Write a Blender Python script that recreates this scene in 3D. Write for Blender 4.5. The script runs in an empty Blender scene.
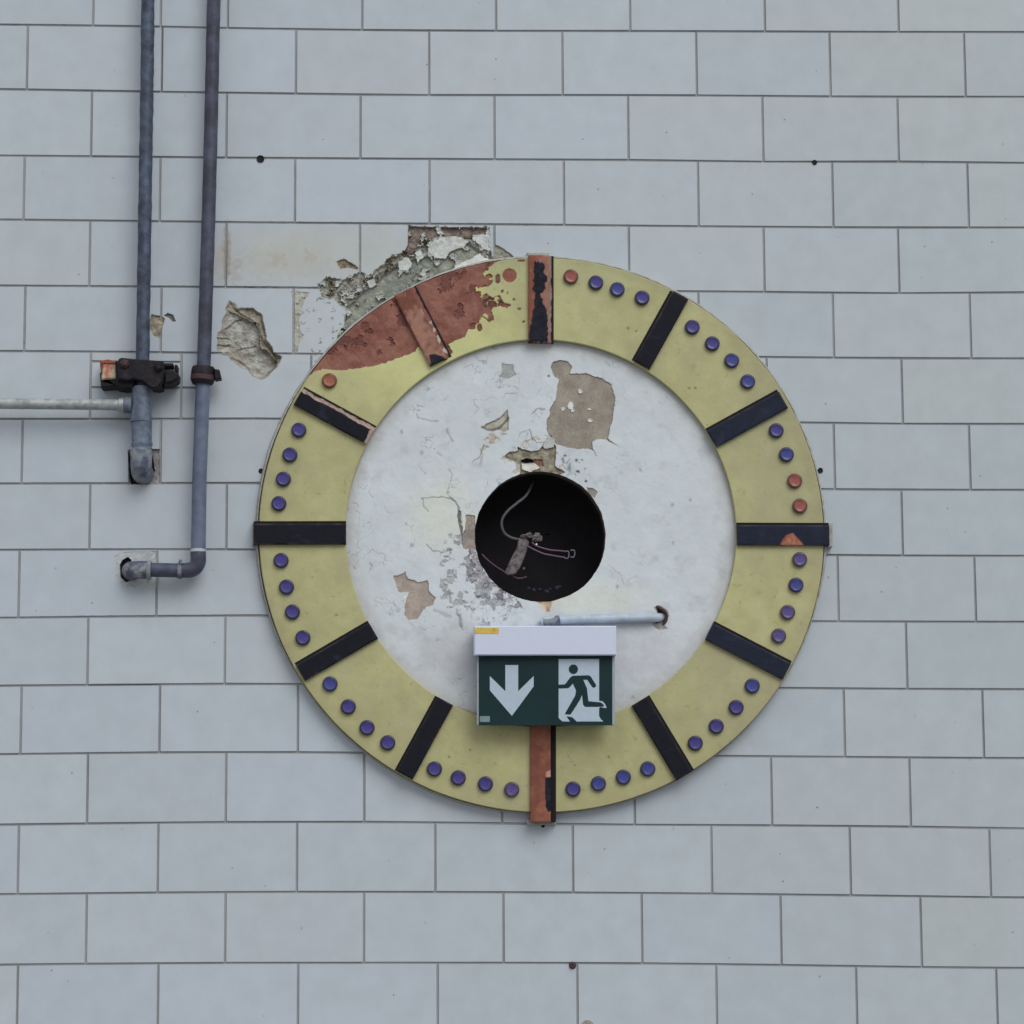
import bpy, math, random
import numpy as np
from mathutils import Vector, Matrix

random.seed(4)
scn = bpy.context.scene
col = scn.collection
ZO = 2.25                      # height of the wall's measuring origin above the ground
K = 0.80                       # photographed brightness of a surface / its albedo

# ------------------------------------------------------------------ camera
FPX = 2500.0
PITCH, ROLL, YAW = 0.12559163817081928, -0.005789502440392131, 0.04573062874771087
CAM = np.array([-0.3754522926218841, -5.456004731620722, -0.6429222620752533])
cp, sp, cy, sy = math.cos(PITCH), math.sin(PITCH), math.cos(YAW), math.sin(YAW)
FW = np.array([sy*cp, cy*cp, sp]); RT = np.array([cy, -sy, 0.0]); UP = np.cross(RT, FW)
cr, sr = math.cos(ROLL), math.sin(ROLL)
RT, UP = RT*cr+UP*sr, -RT*sr+UP*cr
cam = bpy.data.cameras.new('camera'); cam_o = bpy.data.objects.new('camera', cam); col.objects.link(cam_o)
M = Matrix(((RT[0], UP[0], -FW[0], CAM[0]), (RT[1], UP[1], -FW[1], CAM[1]), (RT[2], UP[2], -FW[2], CAM[2]+ZO), (0, 0, 0, 1)))
cam_o.matrix_world = M
cam.sensor_fit = 'HORIZONTAL'; cam.sensor_width = 36.0; cam.lens = 36.0*FPX/1024.0
cam.clip_start = 0.1; cam.clip_end = 100
scn.camera = cam_o

def W(px, py, d=0.0):
    """point of the place seen at a photo position, d metres in front of the wall (wall coordinates x, z)"""
    v = FW + RT*(px-512)/FPX - UP*(py-512)/FPX
    t = (-d-CAM[1])/v[1]
    p = CAM + v*t
    return np.array([p[0], p[2]])
def WV(px, py, d):
    p = W(px, py, d); return Vector((p[0], -d, p[1]+ZO))
def poly_w(pts, d=0.0, org=(0, 0), s=1.0):
    return np.array([W(org[0]+x/s, org[1]+y/s, d) for x, y in pts])
PX = 1/455.0                   # metres per photo pixel at the wall

# ------------------------------------------------------------------ colour and noise
def lin(c):
    c = np.asarray(c, float)/255
    return np.where(c <= .04045, c/12.92, ((c+.055)/1.055)**2.4)
WB = np.array([1.0, 1.0, 1.0])
def A(r, g, b):                # albedo of a surface that photographs as r, g, b in this light
    return np.clip(lin((r, g, b))/K, 0, .95)

def _h(ix, iy, s):
    n = (ix.astype(np.int64)*374761393 + iy.astype(np.int64)*668265263 + s*1442695041) & 0xffffffff
    n = ((n ^ (n >> 13))*1274126177) & 0xffffffff
    n = ((n ^ (n >> 16))*2246822519) & 0xffffffff
    return ((n ^ (n >> 15)) & 0xffffff)/float(0xffffff)
def vnoise(x, y, s):
    x0 = np.floor(x); y0 = np.floor(y); fx = x-x0; fy = y-y0
    fx = fx*fx*(3-2*fx); fy = fy*fy*(3-2*fy)
    a = _h(x0, y0, s); b = _h(x0+1, y0, s); c = _h(x0, y0+1, s); d = _h(x0+1, y0+1, s)
    return (a+(b-a)*fx)*(1-fy)+(c+(d-c)*fx)*fy
def fbm(X, Z, size, s=0, o=4):
    v = 0; a = 1; t = 0; f = 1/size
    for i in range(o):
        v = v + a*vnoise(X*f+17.3*i, Z*f-9.1*i, s+i); t += a; a *= .55; f *= 2.03
    return v/t-.5               # about -.5 .. .5
def sm(e0, e1, x):
    t = np.clip((x-e0)/(e1-e0), 0, 1); return t*t*(3-2*t)

def sdf(poly, X, Z):           # signed distance, positive inside
    P0 = poly; P1 = np.roll(poly, -1, 0)
    dmin = np.full(X.shape, 1e9); inside = np.zeros(X.shape, bool)
    for (ax, az), (bx, bz) in zip(P0, P1):
        dx, dz = bx-ax, bz-az; L = dx*dx+dz*dz+1e-12
        t = np.clip(((X-ax)*dx+(Z-az)*dz)/L, 0, 1)
        dmin = np.minimum(dmin, (X-ax-t*dx)**2+(Z-az-t*dz)**2)
        c = ((az > Z) != (bz > Z)) & (X < (bx-ax)*(Z-az)/(bz-az+1e-12)+ax)
        inside ^= c
    d = np.sqrt(dmin)
    return np.where(inside, d, -d)
def linedist(pl, X, Z):
    dmin = np.full(X.shape, 1e9)
    for (ax, az), (bx, bz) in zip(pl[:-1], pl[1:]):
        dx, dz = bx-ax, bz-az; L = dx*dx+dz*dz+1e-12
        t = np.clip(((X-ax)*dx+(Z-az)*dz)/L, 0, 1)
        dmin = np.minimum(dmin, (X-ax-t*dx)**2+(Z-az-t*dz)**2)
    return np.sqrt(dmin)
def box_of(poly, X, Z, m=.02):
    return (X > poly[:, 0].min()-m) & (X < poly[:, 0].max()+m) & (Z > poly[:, 1].min()-m) & (Z < poly[:, 1].max()+m)

class Surf:
    """sample points with paint colour and depth into the surface"""
    def __init__(s, X, Z, base):
        s.X, s.Z = X.ravel(), Z.ravel(); s.col = np.tile(np.asarray(base, float), (s.X.size, 1)); s.dep = np.zeros(s.X.size)
    def flake(s, poly, c1, c2=None, depth=.0015, rough=.0005, warp=.002, wsize=.008, edge=.0012, soft=.0006, size=.012, seed=1, thr=None, rim=None, slope=None, tsize=.01):
        m = box_of(poly, s.X, s.Z)
        if not m.any(): return
        X, Z = s.X[m], s.Z[m]
        wx = fbm(X, Z, wsize, seed+50, 3)*2*warp; wz = fbm(X, Z, wsize, seed+60, 3)*2*warp
        d = sdf(poly, X+wx, Z+wz)
        if thr is not None:      # speckled: only part of the area has lost its coat
            d = np.minimum(d, (fbm(X, Z, tsize, seed+70, 4)-thr)*tsize*1.2)
        k = sm(-soft, soft, d)[:, None]
        n = fbm(X, Z, size, seed, 4)
        c1 = np.asarray(c1); c2 = c1*.8 if c2 is None else np.asarray(c2)
        c = c1+(c2-c1)*sm(-.22, .22, n)[:, None]
        c = c*(1+.35*fbm(X, Z, .003, seed+9, 2))[:, None]
        if rim is not None:
            r = (1-sm(0, rim[1], d))[:, None]*.75; c = c*(1-r)+np.asarray(rim[0])*r
        s.col[m] = s.col[m]*(1-k)+c*k
        dp = depth*sm(0, edge, d)
        if slope is not None:
            q = np.clip((X-poly[:, 0].min())/(np.ptp(poly[:, 0])), 0, 1); dp = dp*(slope+(1-slope)*q)
        dp = dp+rough*2*fbm(X, Z, size, seed+3, 4)*sm(0, edge*2, d)
        s.dep[m] = np.where(d > 0, dp, s.dep[m])
    def stain(s, cx, cz, rx, rz, c, amt, seed=3, nz=.6, size=.02):
        q = np.sqrt(((s.X-cx)/rx)**2+((s.Z-cz)/rz)**2)
        m = q < 2
        if not m.any(): return
        X, Z = s.X[m], s.Z[m]
        k = np.clip(amt*(1-sm(.2, 1.15, q[m]+nz*fbm(X, Z, size, seed, 4)*2)), 0, 1)[:, None]
        s.col[m] = s.col[m]*(1-k)+np.asarray(c)*k
    def line(s, pl, w, c, amt, depth=.0004, seed=5, warp=.0015):
        m = box_of(pl, s.X, s.Z, .01)
        if not m.any(): return
        X, Z = s.X[m], s.Z[m]
        d = linedist(pl, X+warp*2*fbm(X, Z, .01, seed, 3), Z+warp*2*fbm(X, Z, .01, seed+1, 3))
        w = w*(.7+.9*(fbm(X, Z, .015, seed+2, 2)+.5))
        k = amt*(1-sm(w*.5, w*1.1, d))
        s.col[m] = s.col[m]*(1-k[:, None])+np.asarray(c)*k[:, None]
        s.dep[m] += depth*k

# ------------------------------------------------------------------ materials
def mat(name, c=(.5, .5, .5), rough=.6, metal=0, var=.12, vsize=60, bump=.15, bsize=200, attr=False, c2=None, spec=.4, coat=0, specks=0, lo=.4, hi=.62):
    m = bpy.data.materials.new(name); m.use_nodes = True; nt = m.node_tree; N = nt.nodes; L = nt.links
    b = N['Principled BSDF']; b.inputs['Roughness'].default_value = rough; b.inputs['Metallic'].default_value = metal
    b.inputs['Specular IOR Level'].default_value = spec
    if coat: b.inputs['Coat Weight'].default_value = coat; b.inputs['Coat Roughness'].default_value = .12
    tc = N.new('ShaderNodeTexCoord')
    n1 = N.new('ShaderNodeTexNoise'); n1.inputs['Scale'].default_value = vsize; n1.inputs['Detail'].default_value = 6; n1.inputs['Roughness'].default_value = .6
    L.new(tc.outputs['Object'], n1.inputs['Vector'])
    if attr:
        at = N.new('ShaderNodeAttribute'); at.attribute_name = 'paint'; base = at.outputs['Color']
    elif c2 is not None:
        r = N.new('ShaderNodeValToRGB'); r.color_ramp.elements[0].color = (*c, 1); r.color_ramp.elements[1].color = (*c2, 1)
        r.color_ramp.elements[0].position = lo; r.color_ramp.elements[1].position = hi
        L.new(n1.outputs['Fac'], r.inputs['Fac']); base = r.outputs['Color']
    else:
        rg = N.new('ShaderNodeRGB'); rg.outputs[0].default_value = (*c, 1); base = rg.outputs[0]
    mr = N.new('ShaderNodeMapRange'); mr.inputs['From Min'].default_value = .3; mr.inputs['From Max'].default_value = .7
    mr.inputs['To Min'].default_value = 1-var; mr.inputs['To Max'].default_value = 1+var
    L.new(n1.outputs['Fac'], mr.inputs['Value'])
    mx = N.new('ShaderNodeMix'); mx.data_type = 'RGBA'; mx.blend_type = 'MULTIPLY'; mx.inputs['Factor'].default_value = 1
    L.new(base, mx.inputs['A']); L.new(mr.outputs['Result'], mx.inputs['B']); out = mx.outputs['Result']
    if specks:
        vo = N.new('ShaderNodeTexVoronoi'); vo.inputs['Scale'].default_value = 26; L.new(tc.outputs['Object'], vo.inputs['Vector'])
        nz = N.new('ShaderNodeTexNoise'); nz.inputs['Scale'].default_value = 260; L.new(tc.outputs['Object'], nz.inputs['Vector'])
        ad = N.new('ShaderNodeMath'); ad.operation = 'MULTIPLY_ADD'; ad.inputs[1].default_value = .12; L.new(nz.outputs['Fac'], ad.inputs[0]); L.new(vo.outputs['Distance'], ad.inputs[2])
        s1 = N.new('ShaderNodeMapRange'); s1.inputs['From Min'].default_value = .10; s1.inputs['From Max'].default_value = .125; s1.inputs['To Min'].default_value = 1; s1.inputs['To Max'].default_value = 0
        L.new(ad.outputs[0], s1.inputs['Value'])
        sx = N.new('ShaderNodeSeparateColor'); L.new(vo.outputs['Color'], sx.inputs[0])
        gt = N.new('ShaderNodeMapRange'); gt.inputs['From Min'].default_value = .55; gt.inputs['From Max'].default_value = 1; L.new(sx.outputs[0], gt.inputs['Value'])
        ml = N.new('ShaderNodeMath'); ml.operation = 'MULTIPLY'; L.new(s1.outputs[0], ml.inputs[0]); L.new(gt.outputs[0], ml.inputs[1])
        m2 = N.new('ShaderNodeMath'); m2.operation = 'MULTIPLY'; m2.inputs[1].default_value = specks; L.new(ml.outputs[0], m2.inputs[0])
        m3 = N.new('ShaderNodeMix'); m3.data_type = 'RGBA'; L.new(m2.outputs[0], m3.inputs['Factor']); L.new(out, m3.inputs['A']); m3.inputs['B'].default_value = (.12, .12, .12, 1)
        out = m3.outputs['Result']
    L.new(out, b.inputs['Base Color'])
    if bump:
        n2 = N.new('ShaderNodeTexNoise'); n2.inputs['Scale'].default_value = bsize; n2.inputs['Detail'].default_value = 4
        L.new(tc.outputs['Object'], n2.inputs['Vector'])
        bp = N.new('ShaderNodeBump'); bp.inputs['Strength'].default_value = bump; bp.inputs['Distance'].default_value = .002
        L.new(n2.outputs['Fac'], bp.inputs['Height']); L.new(bp.outputs['Normal'], b.inputs['Normal'])
    return m

m_wall = mat('glazed_wall_tile', rough=.42, var=.05, vsize=17, bump=.12, bsize=14, attr=True, spec=.35, specks=.8)
m_disc = mat('flaking_white_plaster', rough=.75, var=.05, vsize=28, bump=.35, bsize=90, attr=True, spec=.2, specks=.25)
m_ring = mat('painted_ring', rough=.55, var=.07, vsize=22, bump=.25, bsize=120, attr=True, spec=.35, specks=.5)
m_bar = mat('painted_bar', rough=.6, var=.15, vsize=90, bump=.3, bsize=250, attr=True, spec=.15)
m_stud = mat('purple_glass', rough=.25, var=.18, vsize=160, bump=.1, attr=True, spec=.55)
m_bead = mat('mortar_bead', A(158, 160, 156), .85, var=.12, c2=A(134, 132, 122), bump=.5)
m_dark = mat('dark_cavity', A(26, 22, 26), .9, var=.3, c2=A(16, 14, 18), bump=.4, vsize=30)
m_pipe = mat('weathered_blue_grey_pipe', A(44, 50, 64), .5, var=.12, c2=A(74, 86, 104), vsize=38, bump=.4, bsize=180, lo=.38, hi=.72)
m_pipeL = mat('lighter_blue_grey_pipe', A(96, 106, 124), .5, var=.1, c2=A(70, 80, 98), vsize=34, bump=.3, bsize=150, lo=.4, hi=.7)
m_pipeD = mat('dark_violet_grey_pipe', A(50, 52, 64), .5, var=.12, c2=A(68, 72, 90), vsize=30, bump=.4, bsize=150, lo=.4, hi=.7)
m_fit = mat('dull_zinc_fitting', A(98, 108, 122), .55, .0, c2=A(70, 78, 94), vsize=60, bump=.4, lo=.4, hi=.62)
m_fit2 = mat('pale_worn_elbow', A(124, 129, 132), .55, .0, c2=A(70, 76, 98), vsize=42, bump=.4, lo=.42, hi=.6)
m_galv = mat('mottled_galvanised_steel', A(158, 162, 162), .5, .2, c2=A(120, 126, 126), vsize=60, bump=.3, lo=.4, hi=.65, var=.05)
m_elb = mat('dark_elbow_with_pale_wear', A(72, 74, 90), .55, .0, c2=A(122, 126, 130), vsize=40, bump=.4, lo=.5, hi=.64)
m_lip = mat('pale_sealing_ring', A(184, 190, 194), .6, c2=A(140, 144, 150), vsize=90)
m_iron = mat('black_bitumen_iron', A(22, 20, 26), .6, spec=.25, c2=A(42, 34, 38), vsize=70, bump=.6, bsize=120, lo=.45, hi=.75)
m_rust = mat('rusted_iron', A(78, 52, 54), .8, c2=A(46, 38, 44), vsize=80, bump=.5)
m_cream = mat('cream_paint_with_red', A(176, 168, 140), .7, c2=A(160, 90, 74), vsize=60, bump=.4, lo=.45, hi=.62)
m_orange = mat('orange_rust', A(156, 86, 62), .8, c2=A(92, 58, 52), vsize=60, bump=.4)
m_cond = mat('pale_blue_conduit', A(162, 174, 186), .4, var=.06, c2=A(144, 154, 162), vsize=40, bump=.15)
m_white = mat('white_plastic', A(186, 192, 208), .35, var=.015, bump=0, spec=.4)
m_green = mat('dark_green_sign_face', A(19, 42, 44), .45, var=.12, vsize=14, bump=0, spec=.2)
m_lite = mat('pale_pictogram', A(160, 174, 186), .3, var=.05, vsize=80, bump=0, spec=.5)
m_acr = mat('clear_grey_acrylic_edge', A(140, 150, 156), .2, var=.08, bump=0, spec=.5)
m_yel = mat('yellow_sticker', A(198, 170, 74), .5, c2=A(160, 128, 44), vsize=120, bump=0, lo=.45, hi=.7)
m_lab = mat('grey_sticker', A(104, 124, 124), .5, bump=0)
m_cable = mat('dusty_grey_cable', A(78, 77, 83), .6, bump=.2)
m_dusty = mat('dusty_beige_lump', A(122, 114, 112), .9, c2=A(66, 62, 66), vsize=70, bump=.7, bsize=140)
m_blue = mat('dull_blue_crumbs', A(52, 54, 76), .8, c2=A(30, 30, 40), vsize=120, bump=.4)
m_wire = mat('dull_purple_wire', A(92, 68, 86), .5, bump=.1)
m_term = mat('grey_terminal', A(92, 92, 106), .5, bump=.1)
m_cement = mat('cement_patch', A(150, 148, 144), .9, c2=A(120, 118, 114), vsize=90, bump=.6)
m_hole = mat('black_plug', A(14, 14, 16), .8, bump=.1)

# ------------------------------------------------------------------ mesh helpers
def link(name, me, parent=None, m=None, smooth=True):
    o = bpy.data.objects.new(name, me); col.objects.link(o)
    if m: me.materials.append(m)
    if smooth:
        me.shade_smooth(); me.set_sharp_from_angle(angle=math.radians(38))
    else: me.shade_flat()
    if parent is not None: o.parent = parent; o.matrix_parent_inverse = parent.matrix_world.inverted()
    return o
def tag(o, label=None, cat=None, group=None, kind=None):
    if label: o['label'] = label
    if cat: o['category'] = cat
    if group: o['group'] = group
    if kind: o['kind'] = kind
    return o
def empty(name, loc, label, cat, group=None):
    o = bpy.data.objects.new(name, None); col.objects.link(o); o.empty_display_size = .05
    o.matrix_world = Matrix.Translation(loc); o.location = loc
    return tag(o, label, cat, group)
class MB:
    def __init__(s): s.v = []; s.f = []; s.c = []; s.n = 0
    def add(s, v, f, c=None):
        v = np.asarray(v, float).reshape(-1, 3); s.v.append(v)
        s.f += [tuple(i+s.n for i in q) for q in f]
        s.c.append(np.ones((len(v), 3))*.5 if c is None else np.asarray(c).reshape(-1, 3)*np.ones((len(v), 1)))
        s.n += len(v)
    def mesh(s, name, paint=False):
        me = bpy.data.meshes.new(name)
        v = np.concatenate(s.v); me.from_pydata(v.tolist(), [], s.f); me.validate(); me.update()
        if paint:
            a = me.color_attributes.new('paint', 'FLOAT_COLOR', 'POINT'); c = np.ones((len(v), 4)); c[:, :3] = np.concatenate(s.c)
            a.data.foreach_set('color', c.ravel())
        return me
    def build(s, name, m, parent=None, paint=False, smooth=True):
        return link(name, s.mesh(name, paint), parent, m, smooth)
def gridfaces(nu, nv, wrap=False):
    i = np.arange(nu-1)[:, None]; j = np.arange(nv if wrap else nv-1)[None, :]; j2 = (j+1) % nv
    a = i*nv+j; b = i*nv+j2; c = (i+1)*nv+j2; d = (i+1)*nv+j
    return np.stack([a, b, c, d], -1).reshape(-1, 4)
def frames(path):
    P = [Vector(p) for p in path]; T = []
    for i in range(len(P)):
        t = (P[min(i+1, len(P)-1)]-P[max(i-1, 0)])
        if t.length < 1e-9: t = T[-1].copy()
        T.append(t.normalized())
    n = T[0].orthogonal().normalized(); out = []
    for i, t in enumerate(T):
        n = (n-t*n.dot(t)).normalized(); out.append((P[i], n, t.cross(n)))
    return out
def tube(mb, path, r, seg=20, caps=True, wob=0, seed=0):
    fr = frames(path); rs = r if hasattr(r, '__len__') else [r]*len(path); v = []
    rnd = random.Random(seed)
    for (p, n, b), q in zip(fr, rs):
        for k in range(seg):
            a = 2*math.pi*k/seg; w = 1+wob*(rnd.random()-.5)
            v.append(p+(n*math.cos(a)+b*math.sin(a))*q*w)
    f = [tuple(q) for q in gridfaces(len(path), seg, True)]
    if caps: f += [tuple(range(seg))[::-1], tuple((len(path)-1)*seg+k for k in range(seg))]
    mb.add([tuple(x) for x in v], f)
def cyl(mb, p0, p1, r0, r1=None, bev=.0015, seg=20):
    p0, p1 = Vector(p0), Vector(p1); r1 = r0 if r1 is None else r1; t = (p1-p0).normalized(); b = min(bev, (p1-p0).length*.3)
    tube(mb, [p0, p0+t*1e-5, p0+t*b, p1-t*b, p1-t*1e-5, p1], [r0*.5, r0-b, r0, r1, r1-b, r1*.5], seg)
def prism(mb, pts, d0, d1, bev=0.0, c=None):
    """outline (wall x, z) extruded from d0 to d1 in front of the wall, front edge bevelled"""
    n = len(pts); pts = np.asarray(pts, float)
    ar = 0.5*np.sum(pts[:, 0]*np.roll(pts[:, 1], -1)-np.roll(pts[:, 0], -1)*pts[:, 1])
    if ar < 0: pts = pts[::-1]
    e = np.roll(pts, -1, 0)-pts; e /= np.linalg.norm(e, axis=1)[:, None]+1e-12
    nin = np.stack([-e[:, 1], e[:, 0]], 1); q = nin+np.roll(nin, 1, 0); q /= np.maximum(.35, (q*nin).sum(1))[:, None]
    inner = pts+q*bev
    L = [(pts, d0), (pts, d1-bev)]+([(inner, d1)] if bev else [])
    if not bev: L[1] = (pts, d1)
    v = []
    for P_, d in L: v += [(x, -d, z+ZO) for x, z in P_]
    f = []
    for l in range(len(L)-1):
        for i in range(n): j = (i+1) % n; f.append((l*n+i, l*n+j, (l+1)*n+j, (l+1)*n+i))
    f.append(tuple(range(n))[::-1]); f.append(tuple((len(L)-1)*n+i for i in range(n)))
    mb.add(v, f, c)
def rect_px(x0, y0, x1, y1, d): return [tuple(W(*p, d)) for p in ((x0, y1), (x1, y1), (x1, y0), (x0, y0))]

# ------------------------------------------------------------------ the tiled wall
JP = {0: [(0, 24.5), (128, 26), (256, 28.7), (384, 30.3), (512, 31), (640, 31), (768, 31.5), (896, 32), (1024, 32)],
 1: [(0, 89), (128, 91.5), (256, 93), (384, 95.2), (512, 95.2), (640, 95), (768, 96), (896, 97), (1024, 96.7)],
 2: [(0, 155.5), (128, 156.7), (256, 158), (384, 158.7), (512, 159.5), (640, 160), (768, 162), (896, 161.5), (1024, 163)],
 3: [(0, 219.5), (128, 221), (256, 222.5), (384, 223.5), (512, 224.5), (640, 225.8), (768, 227), (896, 227.7), (1024, 227.5)],
 4: [(0, 285.5), (128, 286.5), (256, 287.3), (512, 290), (768, 292), (896, 293.5), (1024, 292.3)],
 5: [(0, 351), (128, 352), (256, 353.5), (768, 357), (896, 358.5), (1024, 358.5)],
 6: [(0, 419), (128, 419), (256, 418.7), (768, 422), (896, 424), (1024, 424)],
 7: [(0, 483.7), (256, 483), (896, 490), (1024, 490)],
 8: [(0, 550), (128, 549.5), (256, 549.5), (896, 555.7), (1024, 556)],
 9: [(0, 618), (128, 616.5), (256, 615.5), (813, 621.5), (896, 621.7), (1024, 622)],
 10: [(0, 686), (128, 684.7), (256, 683.7), (896, 689), (1024, 689.5)],
 11: [(0, 754.5), (128, 752.7), (256, 752), (768, 756.5), (896, 757.5), (1024, 758.5)],
 12: [(0, 825), (128, 823), (256, 822), (384, 822), (512, 823.5), (640, 825), (768, 825.5), (896, 826.5), (1024, 829)],
 13: [(0, 894.5), (128, 893), (256, 892), (384, 892), (512, 892.5), (640, 893), (768, 894.5), (896, 896), (1024, 898)],
 14: [(0, 965), (128, 963.5), (256, 963), (384, 963), (512, 963), (640, 963.5), (768, 965), (896, 967), (1024, 968.5)]}
VP = {0: [93.5, 161, 228, 362.3, 496, 630, 764.5, 898], 1: [27.3, 162, 296, 429.2, 562.5, 696.5, 830, 964.7], 2: [91.5, 226.5, 360.5, 494.5, 628.3, 762.8, 898],
 3: [24, 160, 295, 429.5, 564, 698.3, 832.7, 968], 4: [89.7, 226, 360, 494.5, 629, 764, 898.5], 5: [24.7, 161, 293.5, 427, 563, 698.7, 833.3, 970.3],
 6: [90.5, 181.3, 203, 311, 440, 574, 707, 767, 902], 7: [22, 160.5, 296, 430, 565, 700, 834.3, 969.7], 8: [89.7, 226.5, 361, 497, 632, 767, 902],
 9: [19, 156.7, 294, 430, 566, 702, 838, 975], 10: [87.8, 225, 361, 497, 633, 770, 906.5], 11: [21, 159.7, 298, 434, 571, 707, 844.3, 983],
 12: [87.5, 226, 364.3, 502, 634.5, 771.5, 910], 13: [18.3, 158, 297, 435.3, 573, 711.7, 850.2, 990], 14: [86.3, 225.3, 364, 503.5, 642, 781, 921], 15: [17.3, 158, 298, 437.7, 577.5, 716.7, 856.7, 997]}
JW = {}
for k, pts in JP.items():
    a = np.array([W(*p) for p in pts]); JW[k] = (a[:, 0], a[:, 1])
for k in range(-1, -8, -1): JW[k] = (JW[0][0], JW[0][1]+.1475*(-k))
for k in range(15, 23): JW[k] = (JW[14][0], JW[14][1]-.1485*(k-14))
def JZ(k, x):
    X, Z = JW[k]
    x = np.asarray(x, float); z = np.interp(x, X, Z)
    s0 = (Z[1]-Z[0])/(X[1]-X[0]); s1 = (Z[-1]-Z[-2])/(X[-1]-X[-2])
    z = np.where(x < X[0], Z[0]+(x-X[0])*s0*.3, z); return np.where(x > X[-1], Z[-1]+(x-X[-1])*s1*.3, z)
rowj = {}
for k in range(0, 16):
    src = VP[k]
    ymid = {0: 0, 15: 1000}.get(k, (JP[max(k-1, 0)][2][1]+JP[min(k, 14)][2][1])/2)
    xs = [W(x, ymid)[0] for x in src]
    while xs[0] > -3.2: xs.insert(0, xs[0]-.3)
    while xs[-1] < 3.1: xs.append(xs[-1]+.3)
    rowj[k] = xs
for k in range(16, 23): rowj[k] = list(rowj[14+k % 2])
for k in range(-6, 0): rowj[k] = list(rowj[k % 2])

RC = np.array([W(541.5, 534, .03)[0], W(541.5, 534, .03)[1]])
RC = np.array([-0.0648, 0.0005]); R_OUT, R_IN = .6155, .4262
def RP(r, a):
    """point of the hand-made ring: it is slightly wider than high and its outer edge sits a little to the right"""
    t = (r-R_IN)/(R_OUT-R_IN)
    return RC[0]+(1.0+1.2*t)*PX+r*(1.0046+.0014*t)*np.sin(a), RC[1]+r*(1-.007*t)*np.cos(a)

TILE = A(166, 173.5, 180); MORT = A(138, 140, 141)
c280 = lambda pts: poly_w(pts, 0, (280, 210), 6.4)
D_LEFT = poly_w([(245, 180), (300, 195), (320, 235), (450, 235), (530, 300), (555, 420), (560, 500), (610, 560), (625, 620), (700, 650), (680, 710), (640, 760), (570, 830), (515, 855), (450, 820), (410, 770), (330, 740), (270, 690), (240, 645), (170, 635), (150, 600), (145, 500), (150, 450), (190, 420), (185, 350), (215, 290), (225, 220)], 0, (200, 280), 8.53)
D_TOP = poly_w([(408, 226.5), (490, 227.5), (489, 233), (483, 238), (486, 246), (491, 250), (494, 258), (510, 262), (500, 300), (420, 330), (352, 372), (334, 352), (340, 330), (347, 318), (345.5, 308), (334, 300), (322, 297), (319, 288), (318, 283), (326, 277), (345, 279), (350, 275), (362, 272), (369, 275), (378, 268), (390, 257), (402, 251), (408, 250)])
D_TOPBRICK = poly_w([(408, 226.5), (490, 227.5), (488, 233), (474, 238), (440, 236), (420, 244), (412, 254), (404, 252), (408, 244)])
D_GREEN = poly_w([(362, 292), (385, 274), (402, 262), (424, 256), (452, 250), (466, 240), (482, 252), (478, 262), (440, 276), (400, 300), (370, 318), (346, 342), (344, 318), (350, 304)])
D_CRUMB = c280([(355, 330), (410, 308), (440, 330), (500, 365), (500, 385), (440, 372), (385, 375)])
D_JOINT = c280([(70, 520), (190, 525), (150, 590), (122, 700), (130, 780), (158, 800), (122, 850), (112, 915), (88, 915), (92, 600)])
D_RIGHT = poly_w([(600, 215), (660, 245), (720, 290), (740, 310), (600, 330)], 0, (400, 210), 6.4)
D_PIPE = poly_w([(603, 232), (642, 240), (660, 250), (648, 290), (640, 328), (612, 318), (600, 290)], 0, (0, 256), 4)
D_ARC = poly_w([(655, 238), (670, 228), (692, 235), (704, 262), (690, 262), (676, 247)], 0, (0, 256), 4)
D_ELB = poly_w([(128, 450), (159.5, 449), (160, 484), (128.5, 484.5)])
D_ELBD = poly_w([(128, 452), (152, 452), (154.5, 470), (150, 482), (131, 484), (128.5, 470)])
D_EB2 = poly_w([(119.8, 565), (122.5, 560), (127.5, 557), (131, 560), (131, 580), (126, 582), (120.8, 577)])
D_EB2P = poly_w([(114, 556), (122, 551.5), (158, 551), (160, 586), (140, 588), (122, 586), (115, 576)])
G = A(138, 139, 130); BR = A(104, 92, 80); CRM = A(190, 190, 176)
SPOTS = [(150, 250, 26, 34, .4), (310, 240, 46, 46, .45), (440, 220, 28, 34, .45), (140, 300, 30, 34, .3), (240, 250, 90, 70, .16), (420, 250, 110, 60, .16)]
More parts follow.
